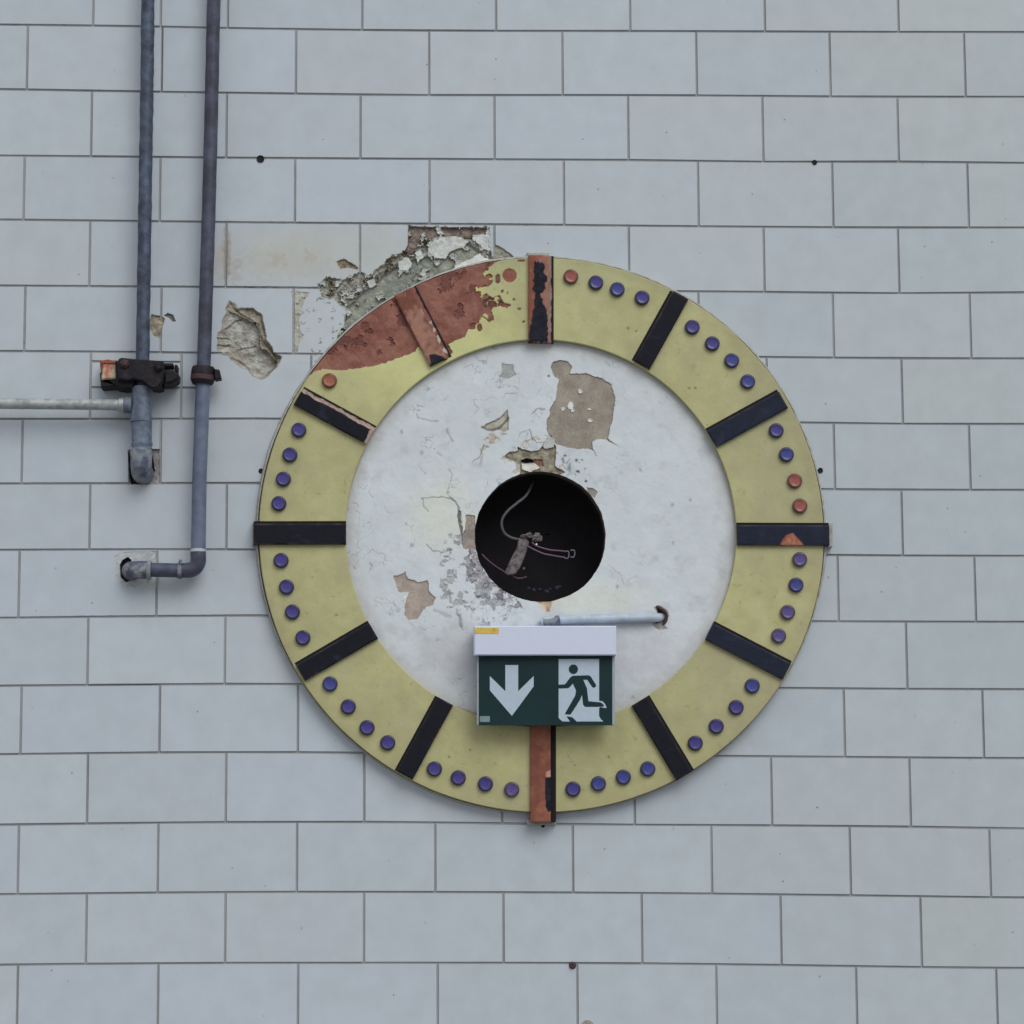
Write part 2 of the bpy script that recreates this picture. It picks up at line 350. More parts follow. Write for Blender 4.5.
def damage(s):
    # worn glaze of the stained tile
    for k, (cx, cz, rx, rz, a) in enumerate(SPOTS):
        p = W(200+cx/4, 200+cz/4); s.stain(p[0], p[1], rx/4*PX, rz/4*PX, A(140, 118, 94), a, 20+k, 1.3, .007)
    p = W(292, 256); s.stain(p[0], p[1], .19, .09, A(170, 170, 156), .55, 31, .3)
    p = W(380, 252); s.stain(p[0], p[1], .12, .09, A(168, 172, 160), .5, 32, .3)
    p = W(226.5, 256); s.stain(p[0], p[1], .012, .075, A(134, 112, 84), .7, 33, .6, .01)
    p = W(219, 262); s.stain(p[0], p[1], .02, .06, A(164, 152, 128), .4, 34, .6, .01)
    p = W(325, 330); s.stain(p[0], p[1], .12, .1, A(176, 182, 182), .45, 35, .4)
    s.flake(D_TOP, A(146, 148, 140), A(112, 106, 94), .006, .0042, .006, .01, .006, .001, .008, 101, rim=(A(106, 100, 86), .004))
    s.flake(D_TOP, A(104, 97, 84), A(124, 114, 98), .009, .003, .004, .01, .003, .001, .008, 102, thr=.13, tsize=.018)
    s.flake(D_TOPBRICK, A(122, 110, 100), A(94, 80, 72), .008, .003, .002, .01, .003, .001, .014, 103)
    s.flake(D_GREEN, A(112, 118, 108), A(140, 140, 128), .008, .0024, .003, .01, .004, .002, .016, 104)
    s.flake(D_TOP, A(178, 182, 178), A(156, 158, 150), .0035, .0016, .004, .006, .003, .0014, .006, 105, thr=.13, tsize=.016)
    for k_, pw in enumerate(([(427, 249), (434, 240), (447, 236), (458, 235), (470, 241), (464, 247), (452, 251), (446, 258), (434, 259)], [(471, 234), (489.5, 233), (489.5, 252), (482, 246), (475, 241)], [(398, 262), (408, 256), (413, 262), (409, 271), (400, 270)], [(415, 252), (421, 248), (424, 256), (418, 263)], [(366, 281), (374, 277), (377, 284), (369, 288)])):
        s.flake(poly_w(pw), A(186, 190, 186), A(168, 170, 164), .0018, .0012, .005, .010, .001, .001, .01, 150+k_)
    s.flake(poly_w([(462, 262), (480, 253), (487, 258), (498, 262), (492, 270), (462, 276), (447, 273)]), A(206, 208, 204), A(186, 188, 180), .001, .001, .003, .01, .002, .001, .01, 108)
    s.flake(poly_w([(296, 292), (345, 300), (348, 352), (322, 372), (304, 372), (296, 350)]), A(134, 134, 126), A(160, 162, 156), .002, .001, .003, .006, .001, .0006, .006, 109, thr=.2, tsize=.009)
    s.flake(D_CRUMB, BR, A(136, 120, 98), .004, .003, .002, .006, .003, .0008, .006, 110)
    s.flake(D_JOINT, A(142, 138, 122), A(168, 168, 158), .002, .0014, .002, .006, .002, .001, .008, 112, thr=-.2, tsize=.012)
    s.flake(D_RIGHT, A(126, 124, 112), A(150, 146, 134), .004, .002, .0015, .008, .002, .001, .008, 114)
    s.flake(D_LEFT, A(160, 163, 154), A(134, 128, 118), .021, .005, .003, .01, .013, .0008, .014, 120, rim=(A(112, 104, 88), .004), slope=.12)
    s.flake(poly_w([(245, 175), (320, 235), (450, 235), (530, 300), (570, 500), (640, 620), (705, 650), (680, 715), (640, 680), (590, 620), (510, 560), (495, 450), (480, 370), (400, 330), (300, 290), (220, 250)], 0, (200, 280), 8.53), A(116, 108, 92), A(142, 136, 122), .010, .003, .004, .01, .006, .001, .012, 125, slope=.3)  # brown broken rim; its dark colour also paints in shade at top and right
    for k, pl in enumerate([[(215, 420), (300, 350), (345, 335)], [(300, 250), (345, 290), (430, 335), (495, 375), (515, 470), (545, 540), (610, 600), (650, 670), (640, 740), (570, 800)], [(150, 500), (240, 500)], [(150, 560), (240, 560)], [(270, 670), (350, 700), (420, 760)], [(320, 590), (470, 560)]]):
        s.line(poly_w(pl, 0, (200, 280), 8.53), .0022, A(92, 86, 70), .75, .003, 130+k)
    s.flake(D_PIPE, A(150, 142, 124), A(120, 112, 98), .004, .002, .0015, .008, .002, .0008, .008, 140)
    s.flake(D_ARC, A(84, 80, 74), A(110, 106, 98), .004, .001, .001, .006, .0015, .0006, .006, 141)
    s.flake(D_ELB, A(150, 146, 146), A(122, 116, 114), .006, .0016, .0008, .01, .0015, .0006, .01, 142)
    s.flake(D_ELBD, A(34, 30, 34), A(24, 22, 26), .03, .001, .0008, .01, .001, .0005, .01, 143)
    s.flake(D_EB2P, A(166, 172, 174), A(156, 160, 160), .0006, .0006, .003, .01, .001, .001, .01, 144)
    s.flake(D_EB2, A(44, 42, 48), A(30, 28, 32), .02, .001, .0008, .01, .001, .0005, .01, 145)
DENSE_P = [D_TOP, D_LEFT, D_JOINT, D_RIGHT, D_PIPE, D_ELB, D_EB2P, D_CRUMB, poly_w([(215, 225), (360, 225), (360, 285), (215, 285)])]

def build_wall():
    mb = MB(); rnd = random.Random(7)
    def cellcoords(a, b, step):
        L = b-a;         n = max(2, int((L-.0068)/step)) if step else 2
        mid = np.linspace(.0034, L-.0034, n)
        return np.concatenate([[-.0008], [.0017, .0028], mid, [L-.0028, L-.0017], [L+.0008]])
    for k in range(-6, 23):
        xs = rowj[k]
        for i in range(len(xs)-1):
            xl, xr = xs[i], xs[i+1]
            bands = [(0, 1)]
            sub = None
            if k == 6:
                pm = W((90.5+181)/2, 380)[0]; p2 = W(192, 380)[0]
                if xl < pm < xr: bands = [(0, .144), (.144, .53), (.53, 1)]
                elif xl < p2 < xr: bands = [(0, .53), (.53, 1)]
            for (t0, t1) in bands:
                def top(x, a=t0): return JZ(k-1, x)*(1-a)+JZ(k, x)*a
                def bot(x, a=t1): return JZ(k-1, x)*(1-a)+JZ(k, x)*a
                cx = (xl+xr)/2; cz = (top(cx)+bot(cx))/2
                # the cells entirely behind the clock's ring were cut out for it
                rr = [math.hypot(x-RC[0], z-RC[1]) for x, z in ((xl, top(xl)), (xr, top(xr)), (xl, bot(xl)), (xr, bot(xr)), (cx, top(cx)), (cx, bot(cx)))]
                if max(rr) < .60: continue
                dense = any((xl-.01 < P_[:, 0].max() and xr+.01 > P_[:, 0].min() and bot(cx)-.01 < P_[:, 1].max() and top(cx)+.01 > P_[:, 1].min()) for P_ in DENSE_P)
                U = cellcoords(xl, xr, .0012 if dense else 0)
                H = float(top(cx)-bot(cx)); V = cellcoords(0, H, .0012 if dense else 0)
                X = np.repeat((xl+U)[:, None], len(V), 1); 
                T = np.stack([top(xl+u) for u in U]); B = np.stack([bot(xl+u) for u in U])
                Vn = (V/H)[None, :]; Z = B[:, None]*(1-Vn)+T[:, None]*Vn
                ev = np.minimum(np.minimum(U, (xr-xl)-U)[:, None], np.minimum(V, H-V)[None, :])
                g = sm(.0017, .0028, ev)
                if dense: g = sm(.0017, .0028, ev+.0005*fbm(X, Z, .006, 77, 2)*2)
                jit = rnd.random()*.0001; tilt = (rnd.random()-.5)*.0008; tilt2 = (rnd.random()-.5)*.0006; lift = (rnd.random()-.5)*.0006
                Y = .0036*(1-g)+jit+g*(lift+tilt*(X-cx)/.15+tilt2*(Z-cz)/.07)
                t = 1+(rnd.random()-.5)*.05; hue = (rnd.random()-.5)*.03
                warm = 1.0
                q = np.clip((cx+.1)/1.1, 0, 1)
                base = TILE*t*np.array([1+hue*.6-.045*q, 1-.035*q, 1-hue-.075*q])
                s = Surf(X, Z, base)
                if dense: damage(s)
                mcol = MORT*(1+.45*fbm(s.X, s.Z, .05, 55, 3))[:, None]*np.ones((1, 3))
                gg = g.ravel()[:, None]
                if dense:
                    und = sm(.0005, .002, s.dep)[:, None]; c = s.col*np.maximum(gg, und)+mcol*(1-np.maximum(gg, und))
                    Yf = np.where(s.dep > .0008, np.maximum(Y.ravel(), s.dep), Y.ravel()+s.dep)
                else: c = s.col*gg+mcol*(1-gg); Yf = Y.ravel()
                v = np.stack([s.X, Yf, s.Z+ZO], 1)
                f = gridfaces(len(U), len(V))
                mb.add(v, f.tolist(), c)
    return mb
wall = build_wall().build('wall_back', m_wall, paint=True, smooth=False)
tag(wall, 'pale grey glazed tile wall laid in running bond with chipped plaster beside the clock', kind='structure')

# ------------------------------------------------------------------ the clock
clock = empty('wall_clock', Vector((RC[0], 0, RC[1]+ZO)), 'large round yellow and white wall clock face with black hour bars and no hands', 'clock')

# ring -------------------------------------------------------------
RED = A(112, 66, 54); RED2 = A(90, 52, 45)
YEL = A(161, 158, 114)
D_RA = poly_w([(430, 705), (450, 690), (490, 675), (560, 682), (640, 672), (700, 662), (760, 645), (820, 622), (862, 608), (872, 583), (895, 612), (925, 650), (985, 640), (1010, 610), (860, 340), (800, 250), (560, 340), (380, 560)], .03, (200, 200), 4)
D_RB = poly_w([(0, 380), (100, 340), (300, 250), (590, 240), (645, 320), (600, 345), (565, 365), (562, 395), (590, 420), (595, 460), (570, 490), (512, 500), (540, 525), (590, 560), (640, 545), (660, 590), (715, 608), (680, 630), (640, 610), (600, 620), (590, 660), (600, 700), (570, 720), (530, 680), (510, 710), (480, 760), (430, 765), (415, 815), (360, 830), (310, 860), (285, 890), (240, 900), (100, 640), (60, 500)], .03, (400, 210), 6.4)
def build_ring():
    rr = [R_IN, R_IN, R_IN, R_IN+.0018]+list(np.linspace(R_IN+.004, R_OUT-.004, 104))+[R_OUT-.0018, R_OUT, R_OUT]
    dd = [.000, .012, .0282, .030]+[.030]*104+[.030, .0282, .000]
    NA = 2000
    a = np.linspace(0, 2*np.pi, NA, endpoint=False)
    Rr = np.array(rr)[:, None]*np.ones(NA); a2 = np.ones(len(rr))[:, None]*a
    w = 1+.0009*2*fbm(np.cos(a)*3, np.sin(a)*3, .4, 5, 4)
    edge = np.zeros(len(rr)); edge[:4] = 1; edge[-3:] = 1
    Rr = Rr*(1+(w-1)[None, :]*edge[:, None])
    X, Z = RP(Rr, a2)
    s = Surf(X, Z, YEL)
    n = fbm(s.X, s.Z, .16, 201, 4); s.col = s.col*(1+.22*n)[:, None]; n = fbm(s.X, s.Z, .02, 203, 4); s.col = s.col*(1+.14*n)[:, None]*(1+np.stack([n*.0, n*.03, n*.12], 1))
    k = (.5*sm(.26, .34, fbm(s.X, s.Z, .012, 207, 3)))[:, None]; s.col = s.col*(1-k)+A(132, 126, 88)*k
    n2 = fbm(s.X, s.Z, .07, 211, 4); k = (.45*sm(.0, .3, n2))[:, None]; s.col = s.col*(1-k)+A(148, 144, 114)*k
    # the upper left keeps a fresher, brighter yellow; the right is greyer with dirt
    p = W(425, 350, .03); s.stain(p[0], p[1], .30, .20, A(184, 185, 128), .8, 221, .3, .05)
    p = W(560, 265, .03); s.stain(p[0], p[1], .30, .10, A(160, 162, 120), .6, 224, .3, .05)
    p = W(790, 440, .03); s.stain(p[0], p[1], .16, .32, A(152, 149, 116), .6, 222, .4, .05)
    p = W(745, 690, .03); s.stain(p[0], p[1], .2, .14, A(154, 150, 118), .5, 223, .4, .05)
    rad = np.hypot(s.X-RC[0], s.Z-RC[1])
    k = (.35*sm(R_OUT-.03, R_OUT-.001, rad+.012*2*fbm(s.X, s.Z, .03, 230, 3)))[:, None]; s.col = s.col*(1-k)+A(140, 132, 102)*k
    for D in (D_RA, D_RB):
        s.flake(D, RED, A(128, 84, 70), .0022, .0022, .0024, .007, .0012, .0005, .026, 240, rim=(A(84, 46, 42), .003))
        s.flake(D, A(92, 52, 46), A(104, 60, 52), .003, .001, .004, .01, .001, .001, .02, 246, thr=.14, tsize=.03)
    s.flake(poly_w([(480, 470), (560, 360), (620, 380), (600, 480), (640, 560), (600, 680), (560, 740), (480, 770), (490, 600)], .03, (400, 210), 6.4), A(182, 178, 122), A(172, 168, 112), 0, 0, .002, .006, .001, .0006, .01, 251, thr=.1, tsize=.012)
    for k, (x, y, rx, ry) in enumerate([(625, 440, 18, 34), (510, 752, 18, 26), (655, 520, 10, 12), (730, 572, 10, 9), (765, 632, 14, 8), (775, 325, 26, 8), (790, 715, 10, 8), (690, 530, 6, 10)]):
        s.flake(poly_w([(x+rx*math.cos(t), y+ry*math.sin(t)) for t in np.linspace(0, 6.28, 9)[:-1]], .03, (400, 210), 6.4), A(112, 80, 56), RED2, .001, .0004, .002, .006, .001, .0006, .006, 260+k)
    p = W(509.5, 275.5, .03); t = np.linspace(0, 6.283, 25)[:-1]
    s.flake(np.stack([p[0]+.0158*np.cos(t), p[1]+.0158*np.sin(t)], 1), A(132, 80, 62), A(120, 70, 56), .002, .0006, .0006, .006, .001, .0005, .01, 270)
    for (x, y) in ((336, 615), (574, 670), (622, 772), (575, 765), (609, 757), (689, 388), (695, 388), (628, 328), (636, 331), (449, 757), (470, 750), (818, 480)):
        p = W(x, y, .03); s.stain(p[0], p[1], .004, .0035, A(96, 88, 58), .8, 280+x, .5, .004)
    # sides show bare dark mortar
    side = np.zeros(len(rr)); side[[0, 1, -1]] = 1; sd = np.repeat(side, NA)[:, None]
    s.col = s.col*(1-sd)+A(96, 86, 70)*sd
    D_ = np.repeat(np.array(dd), NA)-s.dep*(1-sd[:, 0])
    v = np.stack([s.X, -D_, s.Z+ZO], 1)
    mb = MB(); mb.add(v, gridfaces(len(rr), NA, True).tolist(), s.col)
    return mb
ring = build_ring().build('face_ring', m_ring, clock, paint=True)
ring['label'] = 'yellow painted ring, peeled to red at its upper left'

# mortar bead around the ring
def build_bead():
    prof = [(.6155+.0022, 0), (.6155+.0024, .015), (.6155+.0034, .0185), (.6155+.0068, .017), (.6155+.0088, .009), (.6155+.011, -.001)]
    NA = 720; a = np.linspace(0, 2*np.pi, NA, endpoint=False)
    w = fbm(np.cos(a)*3, np.sin(a)*3, .25, 15, 5)*2
    R_ = np.array([r for r, d in prof])[:, None]+np.array([0, 0, .3, .8, 1, 1])[:, None]*.0035*w[None, :]
    D_ = np.array([d for r, d in prof])[:, None]*(1+.5*fbm(np.cos(a)*3, np.sin(a)*3, .12, 25, 4))[None, :]
    R_ = .6155+(R_-.6155)*(.42+.58*sm(-.35, .25, np.cos(a)+.25*np.abs(np.sin(a))))[None, :]; bx, bz = RP(R_, a+0*R_)
    v = np.stack([bx, -D_, bz+ZO], -1).reshape(-1, 3)
    mb = MB(); mb.add(v, gridfaces(len(prof), NA, True).tolist()); return mb
build_bead().build('mortar_edge', m_bead, clock)

# disc --------------------------------------------------------------
HC = W(540.3, 536.4, .0165); HR = .1441
def c460(p): return poly_w(p, .012, (460, 360), 5.689)
def c340(p): return poly_w(p, .012, (340, 400), 5.12)
def c440(p): return poly_w(p, .012, (440, 440), 5.12)
def c220(p): return poly_w(p, .012, (220, 480), 4)
def build_disc():
    NA, NR = 1500, 230
    a = np.linspace(0, 2*np.pi, NA, endpoint=False)
    hw = HR*(1+.012*2*fbm(np.cos(a)*2, np.sin(a)*2, .25, 305, 5))
    ix = HC[0]+hw*np.sin(a); iz = HC[1]+hw*np.cos(a); ro = R_IN+.001
    ox, oz = RP(ro, a)
    t = np.linspace(0, 1, NR)[:, None]
    X = ix*(1-t)+ox*t; Z = iz*(1-t)+oz*t
    s = Surf(X, Z, A(186, 192, 195))
    n = fbm(s.X, s.Z, .12, 301, 5); s.col = s.col*(1+.10*n)[:, None]
    n = fbm(s.X, s.Z, .03, 302, 5); k = (.5*sm(.08, .34, n))[:, None]; s.col = s.col*(1-k)+A(160, 165, 168)*k
    # fine flaking marks, mostly upper and left
    le = np.clip(.75-(s.X-RC[0])*1.6+(s.Z-RC[1])*.3, 0, 1)
    rid = np.abs(fbm(s.X, s.Z, .028, 303, 3)); gate = sm(.02, .16, fbm(s.X, s.Z, .05, 304, 3))
    k = (.7*(1-sm(.004, .018, rid))*gate*le); s.col = s.col*(1-k[:, None])+A(128, 134, 136)*k[:, None]; s.dep += .0006*k
    # cream and grey tones, greyer towards the outer edge
    p = W(440, 515, .012); s.stain(p[0], p[1], .09, .11, A(196, 198, 184), .6, 311, .4, .03)
    p = W(590, 600, .012); s.stain(p[0], p[1], .14, .05, A(192, 194, 178), .6, 312, .4, .03)
    p = W(450, 650, .012); s.stain(p[0], p[1], .10, .09, A(164, 162, 164), .55, 313, .4, .04)
    p = W(640, 655, .012); s.stain(p[0], p[1], .14, .09, A(180, 178, 184), .5, 314, .4, .04)
    rad = np.hypot(s.X-RC[0], s.Z-RC[1])
    k = (.45*sm(.39, .4255, rad+.03*fbm(s.X, s.Z, .03, 315, 3)))[:, None]; s.col = s.col*(1-k)+A(160, 156, 152)*k
    for pl in ([(440, 701), (520, 731), (600, 725), (680, 686)],):
        s.line(poly_w(pl, .012), .003, A(148, 116, 100), .5, 0, 316)
    # mottled, dirty zone below left of the hole
    mz = c440([(150, 540), (200, 560), (215, 640), (260, 720), (400, 810), (420, 860), (300, 860), (200, 830), (160, 760), (130, 650)])
    s.flake(mz, A(104, 102, 110), A(148, 148, 150), .0016, .0014, .004, .008, .001, .0006, .006, 320, thr=-.0, tsize=.014)
    s.flake(c440([(40, 470), (120, 480), (190, 560), (220, 720), (380, 830), (330, 960), (120, 960), (0, 820), (0, 600)]), A(140, 142, 144), A(162, 164, 164), .001, .001, .004, .01, .001, .0008, .008, 321, thr=.08, tsize=.012)
    s.flake(c440([(140, 530), (185, 540), (200, 640), (235, 700), (205, 720), (170, 640)]), A(134, 128, 132), A(160, 158, 160), .001, .001, .002, .008, .001, .0006, .006, 322, thr=-.05, tsize=.01)
    TP = A(146, 138, 126); TP2 = A(130, 122, 112)
    s.flake(c460([(515, 45), (530, 12), (570, 0), (612, 10), (636, 45), (622, 80), (720, 78), (800, 105), (860, 140), (882, 220), (865, 345), (853, 390), (842, 450), (880, 480), (925, 503), (850, 470), (825, 452), (780, 452), (750, 470), (757, 520), (730, 507), (670, 508), (620, 500), (545, 482), (510, 440), (492, 400), (490, 350), (510, 320), (510, 280), (545, 220), (555, 150), (562, 115), (535, 92)]), TP, TP2, .0024, .0005, .0019, .006, .0008, .0005, .03, 330, rim=(A(104, 97, 90), .002))
    for k, (x, y, rx, ry) in enumerate([(683, 180, 14, 14), (628, 262, 17, 24), (585, 282, 12, 12), (740, 346, 16, 10), (735, 282, 12, 6), (640, 290, 12, 10)]):
        s.flake(c460([(x+rx*math.cos(t_), y+ry*math.sin(t_)) for t_ in np.linspace(0, 6.28, 9)[:-1]]), A(200, 202, 200), None, .0012, 0, .0015, .004, .001, .0005, .01, 340+k)
    s.flake(c460([(235, 18), (270, 28), (302, 25), (306, 62), (322, 85), (300, 95), (275, 110), (222, 100), (240, 75)]), A(150, 156, 152), A(140, 146, 142), .0014, .0003, .001, .006, .0008, .0005, .01, 350, rim=(A(120, 124, 118), .002))
    s.flake(c460([(270, 283), (276, 340), (276, 400), (245, 412), (218, 395), (180, 402), (128, 385), (145, 368), (228, 330)]), A(150, 146, 132), A(170, 168, 158), .003, .0008, .0012, .006, .0012, .0005, .012, 352, rim=(A(116, 108, 92), .0035))
    s.line(c460([(128, 386), (150, 397), (182, 402), (216, 392), (250, 362), (272, 335)]), .0035, A(92, 86, 74), .8, .001, 354)
    s.flake(c460([(180, 410), (240, 415), (270, 420), (215, 470), (160, 500), (120, 520), (140, 450)]), A(176, 168, 154), A(156, 146, 132), .0008, .0008, .002, .006, .001, .0008, .006, 353, thr=0, tsize=.01)
    s.flake(c460([(215, 545), (260, 520), (320, 490), (420, 440), (520, 420), (560, 560), (620, 640), (300, 650), (230, 610)]), A(158, 156, 144), A(182, 182, 174), .001, .001, .004, .008, .001, .0008, .008, 358, thr=.06, tsize=.016)
    s.flake(c460([(248, 552), (280, 524), (330, 520), (328, 493), (360, 510), (405, 522), (450, 515), (480, 470), (520, 430), (545, 490), (546, 560), (542, 605), (600, 640), (560, 660), (430, 660), (340, 650), (345, 600), (290, 572)]), A(146, 142, 124), A(112, 104, 92), .005, .003, .002, .008, .002, .0006, .01, 360, rim=(A(104, 100, 84), .003))
    s.flake(c460([(345, 570), (380, 558), (415, 566), (420, 580), (380, 586), (350, 580)]), A(26, 22, 24), None, .012, 0, .0012, .006, .001, .0005, .01, 361)
    s.flake(c460([(420, 560), (470, 565), (475, 600), (440, 605)]), A(132, 92, 84), A(108, 84, 78), .006, .001, .0016, .006, .001, .0006, .008, 362)
    s.flake(c460([(350, 590), (430, 590), (460, 615), (400, 640), (350, 625)]), A(200, 198, 188), A(180, 176, 164), .001, .001, .0016, .006, .001, .0006, .008, 363)
    s.flake(c460([(500, 430), (540, 450), (535, 500), (480, 510), (470, 490)]), A(172, 176, 172), A(160, 164, 158), .001, .0005, .0016, .006, .001, .0006, .008, 364)
    s.flake(c460([(560, 540), (680, 550), (740, 620), (730, 680), (640, 660), (580, 600)]), A(142, 148, 146), A(120, 126, 128), .0006, .0005, .0016, .006, .001, .0008, .005, 365, thr=.12, tsize=.007)
    for (x, y) in ((660, 570), (668, 635), (716, 690), (597, 545), (505, 92)):
        p = c460([(x, y)])[0]; s.stain(p[0], p[1], .0045, .004, A(66, 68, 74), .9, 370+x, .4, .004)
    s.flake(c440([(750, 243), (785, 250), (806, 268), (790, 300), (760, 280)]), A(142, 138, 132), None, .002, .0003, .001, .006, .001, .0005, .01, 380)
    s.flake(c340([(643, 588), (692, 594), (700, 700), (700, 765), (632, 765), (622, 715), (640, 655)]), A(146, 137, 128), A(124, 115, 108), .0022, .0005, .0022, .006, .001, .0005, .012, 382, rim=(A(110, 102, 98), .0018))
    s.flake(c340([(602, 562), (620, 572), (615, 610), (628, 650), (628, 720), (612, 660), (600, 600)]), A(112, 112, 106), None, .002, .0003, .0008, .006, .001, .0005, .01, 384)
    s.flake(c340([(615, 640), (640, 590), (645, 620), (640, 655)]), A(206, 204, 192), None, .0002, .0003, .0008, .006, .001, .0005, .01, 385)
    s.flake(c220([(694, 386), (722, 378), (742, 368), (752, 398), (778, 402), (795, 410), (832, 402), (836, 445), (862, 470), (852, 500), (822, 510), (805, 532), (790, 556), (752, 562), (738, 540), (740, 508), (735, 480), (758, 450), (716, 452), (705, 420)]), A(162, 150, 140), A(146, 135, 126), .0022, .0005, .0022, .006, .001, .0005, .02, 390, rim=(A(128, 120, 112), .0025))
    s.flake(c220([(733, 470), (757, 450), (745, 480), (738, 505)]), A(206, 208, 206), None, 0, 0, .001, .006, .001, .0006, .01, 392)
    # rust below the hole
    s.flake(c440([(450, 800), (520, 812), (640, 790), (600, 818), (572, 830), (560, 880), (545, 880), (535, 845), (500, 832), (470, 820)]), A(150, 116, 88), A(104, 72, 54), .0004, .0004, .0015, .006, .001, .002, .008, 395)
    p = c440([(545, 850)])[0]; s.stain(p[0], p[1], .022, .02, A(190, 172, 146), .6, 396, .4, .01)
    # hairline cracks and lifted edges
    for k, (f_, pl, w_, am) in enumerate([
        (c340, [(400, 95), (450, 108), (500, 112)], .0016, .6), (c340, [(545, 150), (562, 190), (578, 212)], .0022, .6), (c340, [(395, 30), (420, 35)], .0016, .6),
        (c340, [(678, 320), (715, 292), (732, 240)], .0016, .8), (c340, [(415, 508), (460, 500), (520, 498), (572, 508), (608, 545)], .0016, .8),
        (c340, [(418, 505), (428, 548), (455, 570)], .0014, .6), (c340, [(445, 740), (470, 772), (520, 782), (572, 766)], .002, .6), (c340, [(552, 462), (572, 390), (556, 355)], .0016, .5),
        (c340, [(415, 350), (440, 378), (430, 365)], .0016, .4), (c340, [(500, 270), (520, 285)], .002, .4), (c340, [(390, 70), (398, 98)], .0014, .5),
        (c460, [(395, 400), (412, 445), (432, 468), (465, 472)], .0014, .8), (c460, [(330, 445), (352, 415), (395, 400)], .0012, .5), (c460, [(245, 215), (262, 192), (320, 190)], .0014, .5),
        (c460, [(415, 310), (440, 280), (475, 280)], .002, .7), (c460, [(757, 515), (780, 545)], .0014, .8),
        (c440, [(50, 290), (80, 320), (100, 350)], .0016, .8), (c440, [(200, 130), (218, 80), (205, 50)], .0014, .5), (c440, [(100, 900), (110, 960)], .003, .6),
        (c440, [(860, 640), (920, 690), (940, 740)], .001, .4), (c220, [(945, 520), (960, 570), (970, 600)], .0022, .6), (c220, [(860, 520), (900, 545), (920, 550)], .004, .4),
        (c220, [(918, 450), (922, 490)], .003, .7), (c440, [(95, 350), (110, 400), (108, 440)], .0022, .8)]):
        s.line(f_(pl), w_, A(112, 112, 108), am*.85, .0008, 400+k*7, .0032)
    for (x, y) in ((448, 493), (422, 453), (402, 432), (412, 545), (700, 420), (672, 505), (617, 587), (690, 500), (640, 470), (610, 640), (646, 700), (673, 543), (633, 697)):
        p = W(x, y, .012); s.stain(p[0], p[1], .005, .006, A(120, 124, 130), .6, 500+x, .6, .005)
    # the broken socket where the conduit enters
    s.flake(poly_w([(868, 75), (890, 65), (925, 85), (935, 110), (925, 135), (905, 145), (930, 165), (890, 172), (870, 160), (860, 140), (880, 130), (885, 100)], .012, (450, 590), 4.267), A(128, 124, 118), A(150, 148, 144), .001, .0006, .001, .006, .001, .0006, .008, 510)
    s.flake(poly_w([(880, 75), (918, 88), (930, 112), (918, 135), (880, 142), (862, 130), (890, 115), (885, 95)], .012, (450, 590), 4.267), A(46, 42, 42), A(70, 64, 60), .008, .001, .001, .006, .001, .0006, .01, 512)
    # gentle trowelled unevenness, lip at the outer edge
    y = .0165-s.dep+.0020*2*fbm(s.X, s.Z, .12, 600, 3)+.0004*2*fbm(s.X, s.Z, .02, 601, 3)
    k = np.zeros((NR, NA)); k[0] = 1; y = y.reshape(NR, NA)
    X = np.vstack([X[:1], X[:1], X]); Z = np.vstack([Z[:1], Z[:1], Z]); Y = np.vstack([y[:1]*0-.03, y[:1]-.003, y])
    c = s.col.reshape(NR, NA, 3); inner = np.ones((1, NA, 3))*A(96, 88, 80); c = np.vstack([inner*.6, inner, c])
    v = np.stack([X.ravel(), -Y.ravel(), Z.ravel()+ZO], 1)
    mb = MB(); mb.add(v, gridfaces(NR+2, NA, True).tolist(), c.reshape(-1, 3)); return mb
disc = build_disc().build('centre_disc', m_disc, clock, paint=True)
disc['label'] = 'white plaster disc with flaked patches and a round hole'

# dark opening behind the disc
def build_cup():
    mb = MB(); NA = 96; a = np.linspace(0, 2*np.pi, NA, endpoint=False)
    prof = [(HR+.012, .006), (HR+.004, .004), (HR+.004, -.05), (HR+.002, -.13), (HR*.9, -.135), (.05, -.137), (.002, -.137)]
    v = []
    for r, d in prof:
        w = 1+.01*fbm(np.cos(a)*2, np.sin(a)*2, .3, 44, 3); v.append(np.stack([HC[0]+r*w*np.sin(a), -d+0*a, HC[1]+r*w*np.cos(a)+ZO], 1))
    mb.add(np.concatenate(v), gridfaces(len(prof), NA, True).tolist()); return mb
build_cup().build('spindle_recess', m_dark, clock)['label'] = 'dark round recess where the clock hands were mounted'

